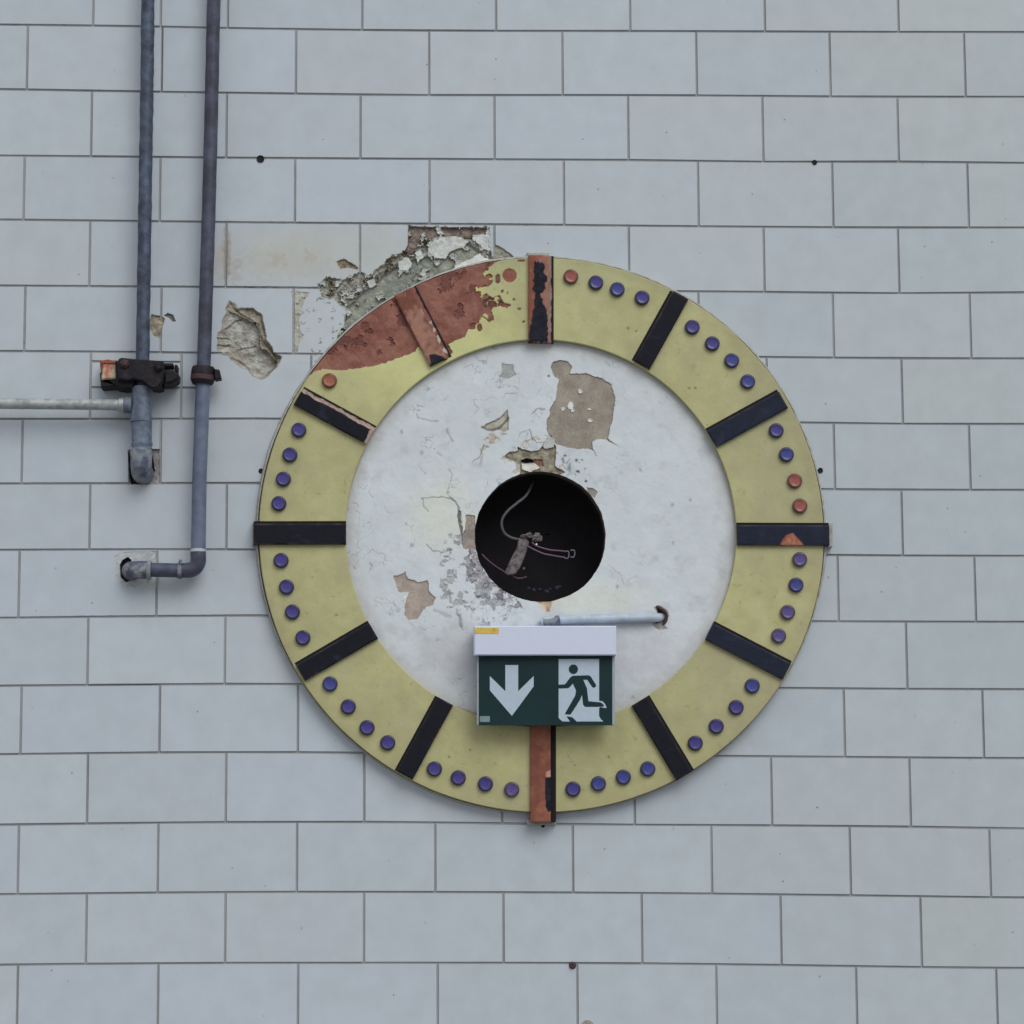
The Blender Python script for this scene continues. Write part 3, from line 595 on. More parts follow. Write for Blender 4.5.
# hour bars -----------------------------------------------------------
BLK = A(20, 21, 29); BLK2 = A(32, 34, 44)
def barpoly(org, s, pts, d=.040): return poly_w(pts, d, org, s)
def hour_bar(pin, pout, wpx, side, kind, hour):
    d1 = .040
    a = W(*pin, d1); b = W(*pout, d1); L = np.linalg.norm(b-a); u = (b-a)/L; v = np.array([-u[1], u[0]])   # v: left of the outward direction
    w = wpx*PX
    stripw = 5.5*PX if kind in ('strip', 'peel12', 'peel11', 'red') else 3.0*PX
    n = max(40, int(L/.0015)); U = np.concatenate([[0, 0], np.linspace(0, L, n), [L, L]])
    if side > 0: S = np.concatenate([[-w/2]*2, np.linspace(-w/2, w/2, 28), np.linspace(w/2+.0003, w/2+stripw, 9), [w/2+stripw]])
    else: S = np.concatenate([[-w/2-stripw], np.linspace(-w/2-stripw, -w/2-.0003, 9), np.linspace(-w/2, w/2, 28), [w/2]*2])
    UU, SS = np.meshgrid(U, S, indexing='ij')
    X = a[0]+u[0]*UU+v[0]*SS; Z = a[1]+u[1]*UU+v[1]*SS
    s = Surf(X, Z, A(28, 33, 47) if hour in (2, 3, 4) else BLK); su = UU.ravel(); ss = SS.ravel(); q = ss*side-w/2           # q > 0 : beside the bar
    s.col = s.col*(1+.25*fbm(s.X, s.Z, .02, hour*7, 3))[:, None]
    k = (.35*sm(.1, .35, fbm(s.X, s.Z, .03, hour*11+3, 4)))[:, None]; s.col = s.col*(1-k)+A(48, 52, 66)*k
    edge = np.minimum(w/2-np.abs(ss), np.minimum(su, L-su))
    wear = (1-sm(0, .003, edge+.004*fbm(s.X, s.Z, .012, hour+90, 3)))*(q <= 0)*sm(-.1, .2, fbm(s.X, s.Z, .03, hour+91, 3)); k = (.55*wear)[:, None]
    s.col = s.col*(1-k)+A(74, 66, 62)*k
    dep = np.zeros(len(su))
    if kind == 'red':        # six o'clock: bare red, a rest of black at the lower right
        c = A(136, 88, 70)+(A(112, 68, 56)-A(136, 88, 70))*sm(-.2, .2, fbm(s.X, s.Z, .03, 6, 4))[:, None]; s.col = c
        s.flake(poly_w([(545, 778), (551, 776), (551, 811), (548, 812), (545.5, 805)], d1), BLK, BLK2, 0, 0, .001, .01, .001, .0006, .01, 61)
        s.flake(poly_w([(546, 772), (551, 770), (551, 777), (546, 777)], d1), A(172, 128, 116), None, 0, 0, .001, .01, .001, .0006, .01, 62)
    if kind == 'peel12':
        c = A(140, 98, 84)+(A(120, 72, 58)-A(140, 98, 84))*sm(-.15, .15, fbm(s.X, s.Z, .02, 12, 4)+.5*(ss/w+.1))[:, None]; s.col = c
        P_ = barpoly((280, 210), 3.657, [(932, 183), (938, 192), (944, 184), (952, 194), (957, 188), (963, 196), (966, 186), (968, 212), (963, 222), (968, 232), (976, 240), (974, 262), (966, 268), (971, 284), (962, 300), (953, 306), (955, 318), (963, 326), (960, 340), (970, 352), (976, 380), (980, 430), (981, 482), (910, 482), (912, 440), (922, 400), (924, 372), (931, 352), (926, 336), (934, 320), (930, 300), (922, 288), (930, 270), (922, 256), (932, 240), (925, 222), (930, 205)])
        s.flake(P_, A(22, 23, 31), A(30, 32, 42), -.0008, .0003, .003, .006, .0008, .0006, .01, 121)
    if kind == 'peel11':
        c = A(142, 104, 90)+(A(106, 66, 54)-A(142, 104, 90))*sm(-.15, .15, fbm(s.X, s.Z, .022, 11, 4)+.45*(su/L-.55))[:, None]; s.col = c
        P_ = barpoly((380, 340), 10.24, [(505, 150), (560, 140), (640, 165), (700, 235), (700, 330), (500, 330), (520, 230)])
        s.flake(P_, A(26, 27, 34), A(34, 36, 44), -.0008, .0003, .001, .006, .0008, .0006, .01, 122)
        dd_ = L-su; k = sm(L*.75, L*1.02, dd_)
    if kind == 'chip3':
        P_ = barpoly((560, 500), 3.413, [(750, 152), (770, 120), (795, 112), (812, 130), (832, 152), (800, 158)])
        s.flake(P_, A(158, 104, 84), A(130, 80, 64), .001, .0004, .001, .008, .0008, .0006, .01, 123)
    if kind == 'strip':      # ragged pinkish edge where the black has come off
        k = sm(-.0005, .0005, q+.0012+.0035*2*fbm(s.X, s.Z, .012, 97, 3))[:, None]*(q <= 0)[:, None]; s.col = s.col*(1-k)+A(158, 138, 128)*k
        k = sm(.007, .0055, su+.003*2*fbm(s.X, s.Z, .01, 98, 3))[:, None]; s.col = s.col*(1-k)+A(150, 132, 122)*k
    # the strip beside the bar
    if kind in ('strip', 'peel11', 'peel12', 'red'):
        inner = {'strip': A(160, 140, 130), 'peel11': A(124, 84, 74), 'peel12': A(138, 118, 108), 'red': A(24, 22, 26)}[kind]
        t = sm(stripw*.52, stripw*.64, q+.0030*2*fbm(s.X, s.Z, .01, hour+70, 3))[:, None]
        if kind == 'peel11': pk = sm(-.02, .08, fbm(s.X, s.Z, .008, 77, 3))[:, None]*sm(.75, .35, su/L)[:, None]; inner = inner*(1-pk)+A(176, 166, 158)*pk
        if kind in ('strip', 'peel12'): pk = sm(-.02, .1, fbm(s.X, s.Z, .008, 78, 3))[:, None]; inner = inner*(1-.4*pk)+A(110, 84, 74)*.4*pk
        cs = inner*(1-t)+A(28, 24, 26)*t
    else: 
        t = sm(stripw*.0, stripw*.25, q)[:, None]; cs = A(70, 64, 62)*(1-t)+A(24, 22, 26)*t
    s.col = np.where((q > 0)[:, None], cs, s.col)
    H = np.where(q > 0, .0312, d1-.0012*(1-sm(0, .0025, edge))-np.where(q <= 0, s.dep, 0)+.0003*fbm(s.X, s.Z, .03, hour, 3))
    if kind == 'peel11':      # the outer end is worn down and broken
        H = np.where(q <= 0, H-.0045*sm(L*.55, L, su), H)
    H = H.reshape(UU.shape); H[0, :] = .015; H[-1, :] = .001; H[:, 0] = .001; H[:, -1] = .001
    vv = np.stack([s.X, -H.ravel(), s.Z+ZO], 1)
    mb = MB(); mb.add(vv, gridfaces(len(U), len(S))[:, ::-1].tolist(), s.col)
    o = mb.build('hour_marker', m_bar, clock, paint=True)
    return o
BARS = [  # inner end, outer end, width px, side of the gap (+1 = left when looking outwards), kind
    (1, (642.3, 364.8), (681, 295), 17.5, 1, 'plain'), (2, (712, 438.9), (783.5, 399.5), 19, 1, 'plain'), (3, (737, 535), (829.5, 535.3), 20, 1, 'chip3'),
    (4, (709.5, 631.5), (787, 671.5), 18, 1, 'plain'), (5, (639.5, 701), (684.5, 776), 17.5, 1, 'plain'), (6, (540.5, 722), (540.5, 822), 20, 1, 'red'),
    (7, (445.5, 701), (405, 775.5), 17, -1, 'plain'), (8, (373.5, 630.5), (300.5, 673), 17.5, -1, 'plain'), (9, (346, 533.8), (253.2, 534), 20.5, -1, 'plain'),
    (10, (370, 437), (297.5, 397.5), 15.5, -1, 'strip'), (11, (438.5, 362), (402.5, 291), 18.5, -1, 'peel11'), (12, (538.5, 341.5), (538.5, 255), 20, -1, 'peel12')]
for h, a, b, w, sd_, kd in BARS:
    o = hour_bar(a, b, w, sd_, kd, h)
    if kd == 'red': o['label'] = 'bare red bar at the six o\'clock position'
    if kd == 'peel12': o['label'] = 'red bar with a ragged rest of black paint at twelve o\'clock'
    if kd == 'peel11': o['label'] = 'worn pinkish red bar with a black inner tip'
    if kd == 'strip': o['label'] = 'black bar with an exposed pinkish edge'
    if kd == 'chip3': o['label'] = 'black bar with an orange chip on its lower edge'
# sockets left around the long bars' outer ends
for (x0, y0, x1, y1) in ((252.3, 522.5, 256, 546), (827, 523, 832, 547.5), (527, 252.5, 549, 256.5), (527, 819, 556, 825)):
    mb = MB(); prism(mb, rect_px(x0, y0, x1, y1, .01), -.002, .012 if x1-x0 > 10 else .02, .002); mb.build('bar_socket', m_bead, clock)

# minute studs ----------------------------------------------------------
def stud_mesh(name, cr_, cc, cs):
    mb = MB(); r = .0166; seg = 28
    prof = [(r*1.0, -.002, cs), (r*1.0, .006, cs), (r*.97, .0078, cs), (r*.90, .0092, cr_), (r*.80, .0098, cr_), (r*.66, .0090, cc), (r*.40, .0086, cc), (r*.12, .0085, cc), (r*.02, .0085, cc)]
    v = []; c = []
    for q, d, cc_ in prof:
        for k in range(seg):
            a = 2*math.pi*k/seg; v.append((q*math.sin(a), -d, q*math.cos(a))); c.append(cc_*(1+.12*math.sin(a*3+q*300)))
    mb.add(v, gridfaces(len(prof), seg, True).tolist(), np.array(c)); me = mb.mesh(name, True); me.materials.append(m_stud); me.shade_smooth(); return me
sm_p = stud_mesh('purple_stud', A(38, 36, 66), A(58, 51, 114), A(44, 42, 56))
sm_p2 = stud_mesh('blue_stud', A(42, 42, 74), A(52, 58, 120), A(52, 50, 62))
sm_v = stud_mesh('dusty_violet_stud', A(64, 54, 72), A(78, 66, 118), A(88, 70, 66))
sm_r = stud_mesh('red_stud', A(88, 56, 50), A(136, 72, 66), A(92, 70, 58))
sm_o = stud_mesh('orange_stud', A(104, 60, 46), A(140, 82, 62), A(80, 52, 42))
STUDS = [(571, 277, 'r'), (596, 283, 'p'), (617.5, 289.7, 'b'), (642.3, 298.2, 'p'), (692.5, 327.5, 'p'), (712.5, 344, 'p'), (732, 361, 'b'), (748, 382, 'b'),
 (776.5, 431, 'p'), (786.7, 455, 'b'), (795, 481.3, 'r'), (800.2, 506.3, 'r'), (800, 560, 'v'), (796.3, 585.5, 'b'), (788, 612.8, 'v'), (779, 636.4, 'v'),
 (752.5, 686.5, 'b'), (736.4, 708, 'p'), (716.5, 727, 'p'), (695.5, 743.8, 'p'), (648, 769.5, 'b'), (623.5, 777.8, 'b'), (598.6, 784.3, 'b'), (573.2, 789.8, 'p'),
 (434.5, 769.6, 'p'), (458.3, 778.5, 'p'), (485.5, 784.6, 'p'), (511.8, 790.2, 'v'), (330, 684.5, 'b'), (348.2, 707.4, 'p'), (367, 728.3, 'p'), (387.7, 743.4, 'p'),
 (281, 561, 'p'), (286.4, 587.5, 'p'), (292.4, 612.5, 'p'), (302.8, 638.4, 'p'), (298.8, 430.5, 'p'), (289.8, 455.3, 'p'), (283.3, 479.5, 'p'), (278.8, 504, 'p'), (329.4, 381, 'o')]
for k, (x, y, t) in enumerate(STUDS):
    me = {'p': sm_p, 'b': sm_p2, 'v': sm_v, 'r': sm_r, 'o': sm_o}[t]
    o = bpy.data.objects.new('minute_stud', me); col.objects.link(o); o.parent = clock
    p = W(x, y-.7, .038); o.location = (p[0]-RC[0], -.0295, p[1]-RC[1]); o.rotation_euler = (0, random.uniform(0, 6.28), 0)
    if t in 'ro': o['label'] = 'stud worn to red'

# ------------------------------------------------------------------ inside the recess: cable, strap, wires
def on(px, py, d): return WV(px, py, d)
def smoothpath(pts, n=8):
    P = [Vector(p) for p in pts]; out = []
    for i in range(len(P)-1):
        p0 = P[max(i-1, 0)]; p1 = P[i]; p2 = P[i+1]; p3 = P[min(i+2, len(P)-1)]
        for j in range(n):
            t = j/n
            out.append(.5*((2*p1)+(p2-p0)*t+(2*p0-5*p1+4*p2-p3)*t*t+(3*p1-p0-3*p2+p3)*t**3))
    out.append(P[-1]); return out
q5 = lambda x, y, d: on(440+x/5.12, 440+y/5.12, d)
mb = MB(); tube(mb, smoothpath([q5(478, 190, -.12), q5(472, 225, -.06), q5(440, 285, -.03), (q5(392, 325, -.02)), q5(345, 365, -.015), q5(316, 415, -.015), q5(326, 470, -.02), q5(360, 498, -.025), q5(396, 508, -.03)], 8), .0030, 12)
c = mb.build('electric_cable', m_cable); tag(c, 'curved grey cable hanging down inside the dark round hole of the clock', 'cable')
st = empty('mounting_bracket', q5(430, 540, -.03), 'dusty beige broken metal strap with crumbs inside the dark clock hole', 'bracket')
mb = MB(); pts = [(402, 500), (440, 498), (456, 520), (452, 548), (432, 600), (412, 650), (388, 684), (350, 692), (330, 680), (348, 640), (372, 590), (398, 540)]
prism(mb, [W(440+x/5.12, 440+y/5.12, -.03) for x, y in pts], -.042, -.032, .002)
mb.build('strap', m_dusty, st)
def lump(name, cpt, rx, rz, seed, m, parent):
    mb = MB(); nu, nv = 14, 20; v = []
    rnd = random.Random(seed); ph = [rnd.uniform(0, 6.28) for _ in range(6)]
    for i in range(nu):
        th = math.pi*(i+.0)/(nu-1)
        for j in range(nv):
            a = 2*math.pi*j/nv; k = 1+.18*math.sin(3*a+ph[0]+2*th)+.14*math.sin(5*th+ph[1]+a*2)+.1*math.sin(7*a+ph[2])
            v.append((cpt[0]+rx*k*math.sin(th)*math.cos(a), cpt[1]+rx*.7*k*math.cos(th), cpt[2]+rz*k*math.sin(th)*math.sin(a)))
    mb.add(v, gridfaces(nu, nv, True).tolist()); return mb.build(name, m, parent)
lump('crumb', q5(455, 488, -.03), .008, .006, 1, m_dusty, st); lump('crumb', q5(497, 498, -.03), .010, .010, 2, m_dusty, st)
lump('crumb', q5(425, 492, -.03), .006, .004, 3, m_dusty, st)
lump('crumb', q5(428, 658, -.05), .003, .003, 5, m_dusty, st); lump('crumb', q5(560, 478, -.09), .009, .003, 6, m_dark, st)
w_ = empty('wire_pair', q5(560, 570, -.03), 'thin dull purple wires with grey terminals running right inside the clock hole', 'wire')
for pts in ([(446, 542), (480, 560), (530, 582), (580, 592), (640, 602)], [(470, 524), (500, 545), (560, 562), (600, 566), (640, 570)]):
    mb = MB(); tube(mb, smoothpath([q5(x, y, -.03) for x, y in pts], 6), .0018, 8); mb.build('wire', m_wire, w_)
for (x, y) in ((650, 588), (680, 582)):
    mb = MB(); tube(mb, smoothpath([q5(x-12, y-16, -.03), q5(x+6, y-18, -.03), q5(x+10, y, -.03), q5(x+4, y+18, -.03), q5(x-12, y+16, -.03)], 5), .0015, 8); mb.build('terminal', m_term, w_)
mb = MB(); tube(mb, smoothpath([q5(215, 585, -.02), q5(245, 615, -.02), q5(290, 650, -.03), q5(350, 685, -.04), q5(400, 708, -.05), q5(445, 700, -.05)], 6), .0016, 8)
tag(mb.build('loose_wire', m_wire), 'short purple wire lying along the lower left rim inside the clock hole', 'wire')
db = empty('rubble', q5(545, 765, -.01), 'small dull blue-grey crumbs lying on the lower rim inside the clock hole', 'rubble')
for k, (x, y, r) in enumerate(((455, 758, .004), (480, 768, .005), (510, 764, .004), (545, 775, .006), (562, 762, .004), (598, 756, .006), (612, 750, .004))):
    lump('crumb', q5(x, y, -.012), r*.8, r*.6, 20+k, m_blue, db)

# ------------------------------------------------------------------ conduit on the disc
cd = empty('wall_conduit', WV(600, 618, .012), 'pale blue conduit crossing the white disc just above the exit sign', 'conduit')
mb = MB()
tube(mb, smoothpath([on(541, 622.5, .026), on(552, 620.3, .027), on(600, 618.7, .028), on(640, 618, .028), on(652, 617.8, .027), on(658.5, 617.6, .020), on(661, 617.4, .004), on(661.5, 617.4, -.01)], 6), .0098, 20)
mb.build('tube', m_cond, cd)
mb = MB(); cyl(mb, on(543, 622.3, .026), on(560, 620.0, .027), .0112, .0108, .001, 20); mb.build('end_sleeve', m_fit2, cd)
mb = MB(); tube(mb, smoothpath([on(655.5, 606.5, .012), on(660, 608, .02), on(665, 612, .022), (on(666.5, 619, .02)), on(663, 624.5, .015)], 6), .0032, 10, wob=.2); mb.build('wire_hook', m_rust, cd)

# ------------------------------------------------------------------ exit sign
sg = empty('exit_sign', WV(545, 726, .02), 'green and white emergency exit sign with a down arrow, mounted over the lower clock face', 'exit sign')
mb = MB(); prism(mb, rect_px(474.2, 625.8, 616.4, 655.3, .105), .03, .105, .0022); mb.build('light_housing', m_white, sg)
mb = MB(); prism(mb, rect_px(477, 655.0, 614.8, 725.0, .085), .077, .085, .0008); mb.build('acrylic_plate', m_acr, sg)
mb = MB(); prism(mb, rect_px(484, 655.0, 607, 721, .035), .0305, .045, .001); mb.build('mounting_plate', m_green, sg)
pn = MB(); prism(pn, rect_px(478.8, 656, 612.3, 725.4, .0865), .0848, .0865, .0003); panel = pn.build('sign_panel', m_green, sg)
def flat(name, pts, d0, d1, m, parent):
    mb = MB(); prism(mb, pts, d0, d1); return mb.build(name, m, parent, smooth=False)
s4 = lambda pts: [tuple(W(450+x/4.267, 590+y/4.267, .087)) for x, y in pts]
flat('down_arrow', s4([(236, 320), (291, 320), (291, 432), (357, 367), (357, 411), (264, 537), (170, 428), (170, 367), (236, 432)]), .0863, .0870, m_lite, panel)
flat('small_label', s4([(127, 538), (170, 538), (170, 563), (127, 563)]), .0863, .0870, m_lab, panel)
s5 = lambda pts, d=.087: [tuple(W(545+x/10.775, 640+y/10.775, d)) for x, y in pts]
flat('doorway_pictogram', s5([(147, 205), (583, 205), (583, 655), (620, 660), (648, 690), (664, 732), (640, 732), (600, 722), (583, 735), (583, 820), (600, 850), (628, 878), (335, 878), (272, 878), (188, 878), (147, 840)]), .0863, .0870, m_lite, panel)
fg = MB(); D0, D1 = .0868, .0874
t = np.linspace(0, 2*np.pi, 29)[:-1]
prism(fg, s5([(306+50*math.cos(a), 315+52*math.sin(a)) for a in t], D1), D0, D1)
prism(fg, s5([(300, 385), (470, 380), (492, 392), (548, 480), (550, 500), (530, 515), (510, 508), (455, 428), (412, 428), (452, 520), (468, 660), (600, 672), (636, 700), (632, 716), (590, 720), (432, 720), (412, 700), (398, 590), (380, 640), (285, 790), (272, 804), (216, 800), (222, 780), (325, 600), (335, 545), (300, 470), (262, 512), (245, 520), (140, 522), (140, 482), (215, 478), (275, 400)], D1), D0, D1)
prism(fg, s5([(232, 822), (290, 830), (335, 870), (335, 882), (272, 882), (250, 850)], D1), D0, D1)
fg.build('running_figure', m_green, panel, smooth=False)['label'] = 'dark green running figure'
flat('yellow_sticker', [tuple(W(x, y, .106)) for x, y in ((474.8, 633.6), (498.8, 633.8), (498.8, 628), (477, 627.6), (474.8, 628.6))], .1048, .1056, m_yel, bpy.data.objects['light_housing'])

# ------------------------------------------------------------------ pipes
# pipe that ends in the tee
PD = .046
pa = empty('water_pipe', WV(142, 470, 0), 'blue-grey vertical pipe on the left with a fitting and an elbow turning into the wall', 'pipe', None)
mb = MB(); pts = [(163, -600), (150.5, -110), (148, 0), (147.3, 60), (146.6, 110), (145.4, 180), (144.2, 260), (142.8, 350), (142, 392)]
sp = smoothpath([on(x, y, PD) for x, y in pts], 14); tube(mb, sp, [.0148*(1+.025*math.sin(i*1.7)+.02*math.sin(i*.6)) for i in range(len(sp))], 24, wob=.05, seed=2); mb.build('upright_tube', m_pipe, pa)
mb = MB(); tube(mb, [on(142, 386.5, PD), on(142, 387, PD), on(142, 390, PD), on(142, 391, PD), on(141.5, 405, PD), on(141, 418, PD), on(141, 422, PD), on(141, 422.5, PD)], [.018, .0222, .0222, .0212, .0212, .0235, .0235, .019], 28); mb.build('tee_fitting', m_fit, pa)
mb = MB(); tube(mb, [on(141.5, 422, PD), on(141.5, 423, PD), on(141.5, 424.5, PD), on(142, 442, PD), on(142, 443, PD), on(142, 444.5, PD), on(142, 447, PD), on(142, 448.5, PD), on(142, 449.5, PD)], [.0208, .0232, .0225, .0215, .0228, .0232, .021, .0212, .0228], 28); mb.build('coupling', m_fit, pa)
mb = MB()
base = on(141.4, 449, PD); r_e = .0232; arc = [base, base+Vector((0, 0, -.006)), base+Vector((0, 0, -.022))]
c0 = arc[-1]
for k in range(1, 9):
    a = math.pi/2*k/8; R_ = .026; arc.append(c0+Vector((0, R_*(1-math.cos(a)), -R_*math.sin(a))))
arc.append(arc[-1]+Vector((0, .05, 0)))
tube(mb, arc, [r_e*.97, r_e*1.06]+[r_e]*(len(arc)-2), 28); mb.build('elbow', m_fit2, pa)
# galvanised pipe from the left
gp = empty('galvanised_pipe', WV(60, 404, 0), 'thin galvanised steel pipe running level from the left edge to the fitting', 'pipe')
mb = MB(); sp = smoothpath([on(-700, 399, .046), on(-90, 402.8, .046), on(0, 403.6, .046), on(60, 404.2, .046), on(122, 405, .046)], 20); tube(mb, sp, .0118, 20, wob=.03, seed=5); mb.build('tube', m_galv, gp)
mb = MB(); cyl(mb, on(118.5, 405, .046), on(128, 405.2, .046), .0155, .0155, .002, 20); mb.build('coupling', m_galv, gp)
mb = MB(); cyl(mb, on(124, 405, .046), on(132, 405.2, .046), .0182, .0182, .002, 20); mb.build('end_collar', m_fit, gp)
# pipe bending to the lower left
PB = .040
pb = empty('drain_pipe', WV(198, 570, 0), 'blue-grey vertical pipe that bends left at its foot and enters the wall', 'pipe')
mb = MB(); pts = [(230, -600), (218, -110), (213.8, 0), (211.8, 90), (209.0, 200), (206.2, 290), (203.6, 372)]; sp = smoothpath([on(x, y, PB) for x, y in pts], 14)
tube(mb, sp, [.0152*(1+.015*math.sin(i*1.3)) for i in range(len(sp))], 24, wob=.03, seed=8); mb.build('upper_tube', m_pipeD, pb)
mb = MB(); sp = smoothpath([on(x, y, PB) for x, y in [(203.3, 372), (201.6, 420), (199.5, 480), (198.3, 552)]], 8)
tube(mb, sp, [.0172, .0168]+[.0158]*(len(sp)-2), 24, wob=.02, seed=9); mb.build('lower_tube', m_pipeL, pb)
mb = MB(); cyl(mb, on(198.2, 549.2, PB), on(198.2, 552.2, PB), .0176, .0176, .0008, 24); mb.build('pale_ring', m_lip, pb)
mb = MB(); a0 = on(198.2, 552, PB); e1 = on(198.2, 570.3, PB); R_ = .022; c0 = e1+Vector((-R_, 0, R_)); arc = [a0, a0+Vector((0, 0, -.002))]
for k in range(0, 9):
    a = math.pi/2*k/8; arc.append(c0+Vector((R_*math.cos(a), 0, -R_*math.sin(a))))
arc.append(on(176, 570.5, PB)); tube(mb, arc, [.0165, .017]+[.0168]*8+[.0165, .016], 24, wob=.02, seed=11); mb.build('elbow', m_pipeD, pb)
mb = MB(); cyl(mb, on(178, 570.4, PB), on(182, 570.4, PB), .0188, .0188, .001, 24); cyl(mb, on(180.5, 564, PB+.014), on(180.6, 559.5, PB+.016), .0042, .003, .0008, 12); mb.build('clip', m_fit2, pb)
mb = MB(); tube(mb, smoothpath([on(180, 570.4, PB), on(166, 570.2, PB), on(150, 569.8, PB)], 8), .0155, 24, wob=.02, seed=13); mb.build('cross_tube', m_pipeD, pb)
mb = MB(); cyl(mb, on(147.2, 570, PB), on(151.2, 570.2, PB), .0215, .0215, .001, 28); mb.build('pale_collar', m_fit2, pb)
mb = MB(); s0 = on(148, 570, PB); e0 = on(139, 569.8, PB); arc = [s0, e0]; R_ = .020
for k in range(1, 9):
    a = math.pi/2*k/8; arc.append(e0+Vector((-R_*math.sin(a), R_*(1-math.cos(a)), 0)))
arc.append(arc[-1]+Vector((0, .03, 0))); tube(mb, arc, [.0195]*2+[.0192]*8+[.0192], 28); mb.build('wall_elbow', m_elb, pb)

# clamps
ck = empty('pipe_clamp', WV(142, 372, 0), 'black iron clamp block with bolts and a rusty cream wedge gripping the left pipe', 'pipe clamp')
s6 = lambda pts, d: [tuple(W(80+x/5.6875, 320+y/5.6875, d)) for x, y in pts]
mb = MB(); prism(mb, s6([(218, 222), (235, 213), (300, 220), (470, 232), (478, 260), (478, 300), (470, 350), (440, 385), (410, 390), (385, 372), (350, 345), (300, 335), (270, 345), (215, 335), (210, 290)], .080), .0625, .080, .003); mb.build('jaw', m_iron, ck)
mb = MB(); prism(mb, s6([(200, 235), (312, 235), (312, 350), (300, 384), (250, 388), (205, 380)], .06), .0, .0635, .003); mb.build('back_jaw', m_iron, ck)
mb = MB(); prism(mb, s6([(402, 240), (476, 240), (470, 330), (465, 380), (440, 388), (402, 384)], .06), .0, .0635, .003); mb.build('back_jaw', m_iron, ck)
for x, y in ((255, 250), (447, 268)):
    mb = MB(); p0 = on(80+x/5.6875, 320+y/5.6875, .074); p1 = on(80+x/5.6875, 320+y/5.6875, .087); cyl(mb, p0, p1, .0112, .0100, .0015, 6); cyl(mb, p1-Vector((0, -.002, 0)), p1+Vector((0, -.004, 0)), .006, .005, .001, 12); mb.build('bolt', m_rust if x < 300 else m_iron, ck)
mb = MB(); prism(mb, s6([(472, 285), (492, 280), (535, 280), (560, 305), (556, 340), (520, 360), (478, 365)], .066), .01, .066, .005); prism(mb, s6([(476, 245), (528, 245), (530, 262), (490, 268), (476, 262)], .05), .01, .05, .002); prism(mb, s6([(536, 250), (552, 252), (550, 285), (538, 280)], .05), .0, .045, .002); mb.build('lug', m_iron, ck)
mb = MB(); prism(mb, s6([(122, 238), (212, 236), (212, 332), (122, 340)], .05), .0, .05, .003); wd = mb.build('wedge', m_cream, ck)
mb = MB(); prism(mb, s6([(112, 232), (160, 224), (214, 236), (214, 247), (128, 248), (126, 300), (118, 300)], .052), .001, .0535, .001); mb.build('rust_edge', m_orange, ck)
mb = MB(); prism(mb, s6([(112, 300), (122, 300), (124, 338), (212, 332), (212, 380), (118, 384)], .044), .0, .044, .003); mb.build('lower_block', m_iron, ck)
cb = empty('pipe_clamp', WV(205, 376, 0), 'black round clamp band with a side lug on the second pipe', 'pipe clamp')
mb = MB(); ba, bb_ = on(202.4, 384.5, PB), on(203.4, 366.8, PB); tube(mb, [ba+(bb_-ba)*t_ for t_ in (0, .01, .12, .3, .7, .9, .99, 1.0)], [.0178, .022, .0245, .0262, .0262, .0250, .0235, .0178], 28, caps=False); mb.build('band', m_iron, cb)
mb = MB(); tube(mb, [on(202.5, 380.4, PB), on(202.8, 375.4, PB)], [.0266, .0266], 28); mb.build('rust_band', m_rust, cb)
mb = MB(); prism(mb, [tuple(W(x, y, .05)) for x, y in ((214, 369), (219.5, 370), (221.5, 379), (215, 380.5))], .03, .056, .002); mb.build('lug', m_iron, cb)
mb = MB(); tube(mb, [Vector((on(204, 375, PB).x, .002, on(204, 375, PB).z)), on(204, 375, PB)], .005, 10); mb.build('wall_stud', m_iron, cb)

# ------------------------------------------------------------------ small plugs, a screw and a patch on the wall
def plug(px, py, r, label, m=m_hole):
    mb = MB(); p = WV(px, py, 0); seg = 18
    prof = [(r, .002), (r, -.0015), (r*.92, -.0021), (r*.8, -.0020), (r*.7, -.0014), (.0003, -.0013)]
    v = [(p.x+q*math.cos(2*math.pi*k/seg), p.y+y, p.z+q*math.sin(2*math.pi*k/seg)) for q, y in prof for k in range(seg)]
    mb.add(v, gridfaces(len(prof), seg, True).tolist()); return tag(mb.build('wall_plug', m), label, 'wall plug', 'plugged drill holes in the tile joints')
plug(260.5, 159, .0085, 'black drill plug in the joint right of the two pipes, above the stained tile')
plug(814.5, 162.5, .0058, 'black drill plug in the joint at the upper right')
plug(820.3, 470.5, .0060, 'black drill plug beside the right edge of the clock ring')
plug(261, 471, .0055, 'black drill plug beside the left edge of the clock ring')
plug(543, 826, .0038, 'tiny dark plug in the joint right under the six o\'clock bar')
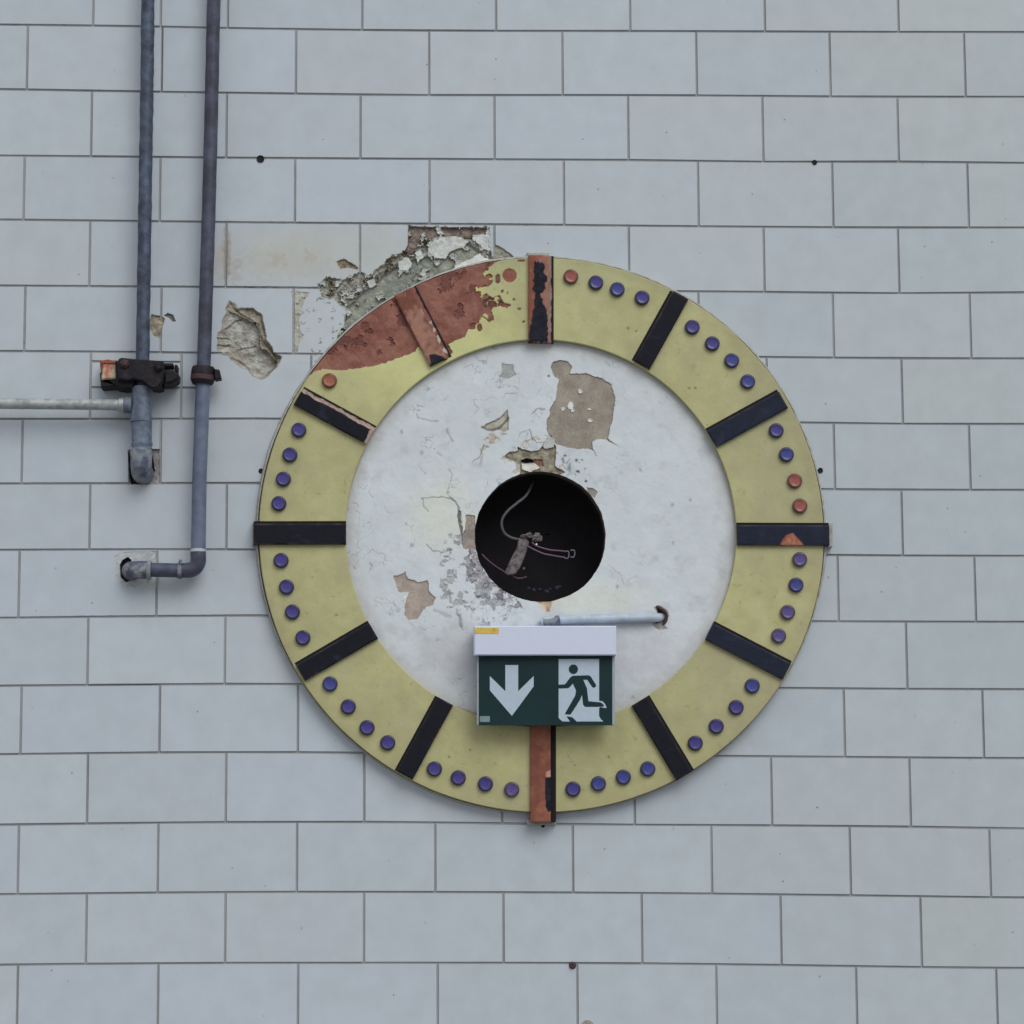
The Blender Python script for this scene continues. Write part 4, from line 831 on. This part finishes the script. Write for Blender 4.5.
mb = MB(); p = WV(572.6, 965.3, 0); cyl(mb, p+Vector((0, .002, 0)), p+Vector((0, -.006, 0)), .0085, .007, .0015, 8); sc = mb.build('screw', m_rust)
tag(sc, 'small rusty screw head in the bottom joint below the clock', 'screw')
mb = MB(); p = WV(587.5, 1027, 0); cyl(mb, p+Vector((0, .002, 0)), p+Vector((0, -.0015, 0)), .0155, .0150, .0008, 24); cpz = mb.build('cement_patch', m_cement)
tag(cpz, 'round grey cement patch at the very bottom edge below the clock', 'patch')

# ------------------------------------------------------------------ light: overcast sky, brightest above and to the right
wd_ = bpy.data.worlds.new('overcast_sky'); scn.world = wd_; wd_.use_nodes = True; nt = wd_.node_tree; N = nt.nodes; L = nt.links
bg = N['Background']; tc = N.new('ShaderNodeTexCoord'); sx = N.new('ShaderNodeSeparateXYZ'); L.new(tc.outputs['Generated'], sx.inputs[0])
mr = N.new('ShaderNodeMapRange'); mr.inputs['From Min'].default_value = -1; mr.inputs['From Max'].default_value = 1; L.new(sx.outputs['Z'], mr.inputs['Value'])
rp = N.new('ShaderNodeValToRGB'); e = rp.color_ramp.elements
e[0].position = .0; e[0].color = (.26, .26, .26, 1); e[1].position = 1; e[1].color = (1.0, 1.04, 1.10, 1)
x_ = rp.color_ramp.elements.new(.48); x_.color = (.34, .34, .34, 1); x_ = rp.color_ramp.elements.new(.56); x_.color = (.80, .83, .88, 1)
L.new(mr.outputs[0], rp.inputs[0]); L.new(rp.outputs[0], bg.inputs['Color']); bg.inputs['Strength'].default_value = .78
sun = bpy.data.lights.new('soft_sun', 'SUN'); sun.energy = 1.5; sun.angle = math.radians(38); sun.color = (1, .99, .98)
so = bpy.data.objects.new('soft_sun', sun); col.objects.link(so)
so.rotation_euler = Vector((-.42, .95, -.95)).to_track_quat('-Z', 'Y').to_euler(); so.location = (2, -4, 6)

vs = scn.view_settings; vs.view_transform = 'Standard'; vs.look = 'None'; vs.gamma = 1; vs.exposure = 0.0; vs.use_curve_mapping = False
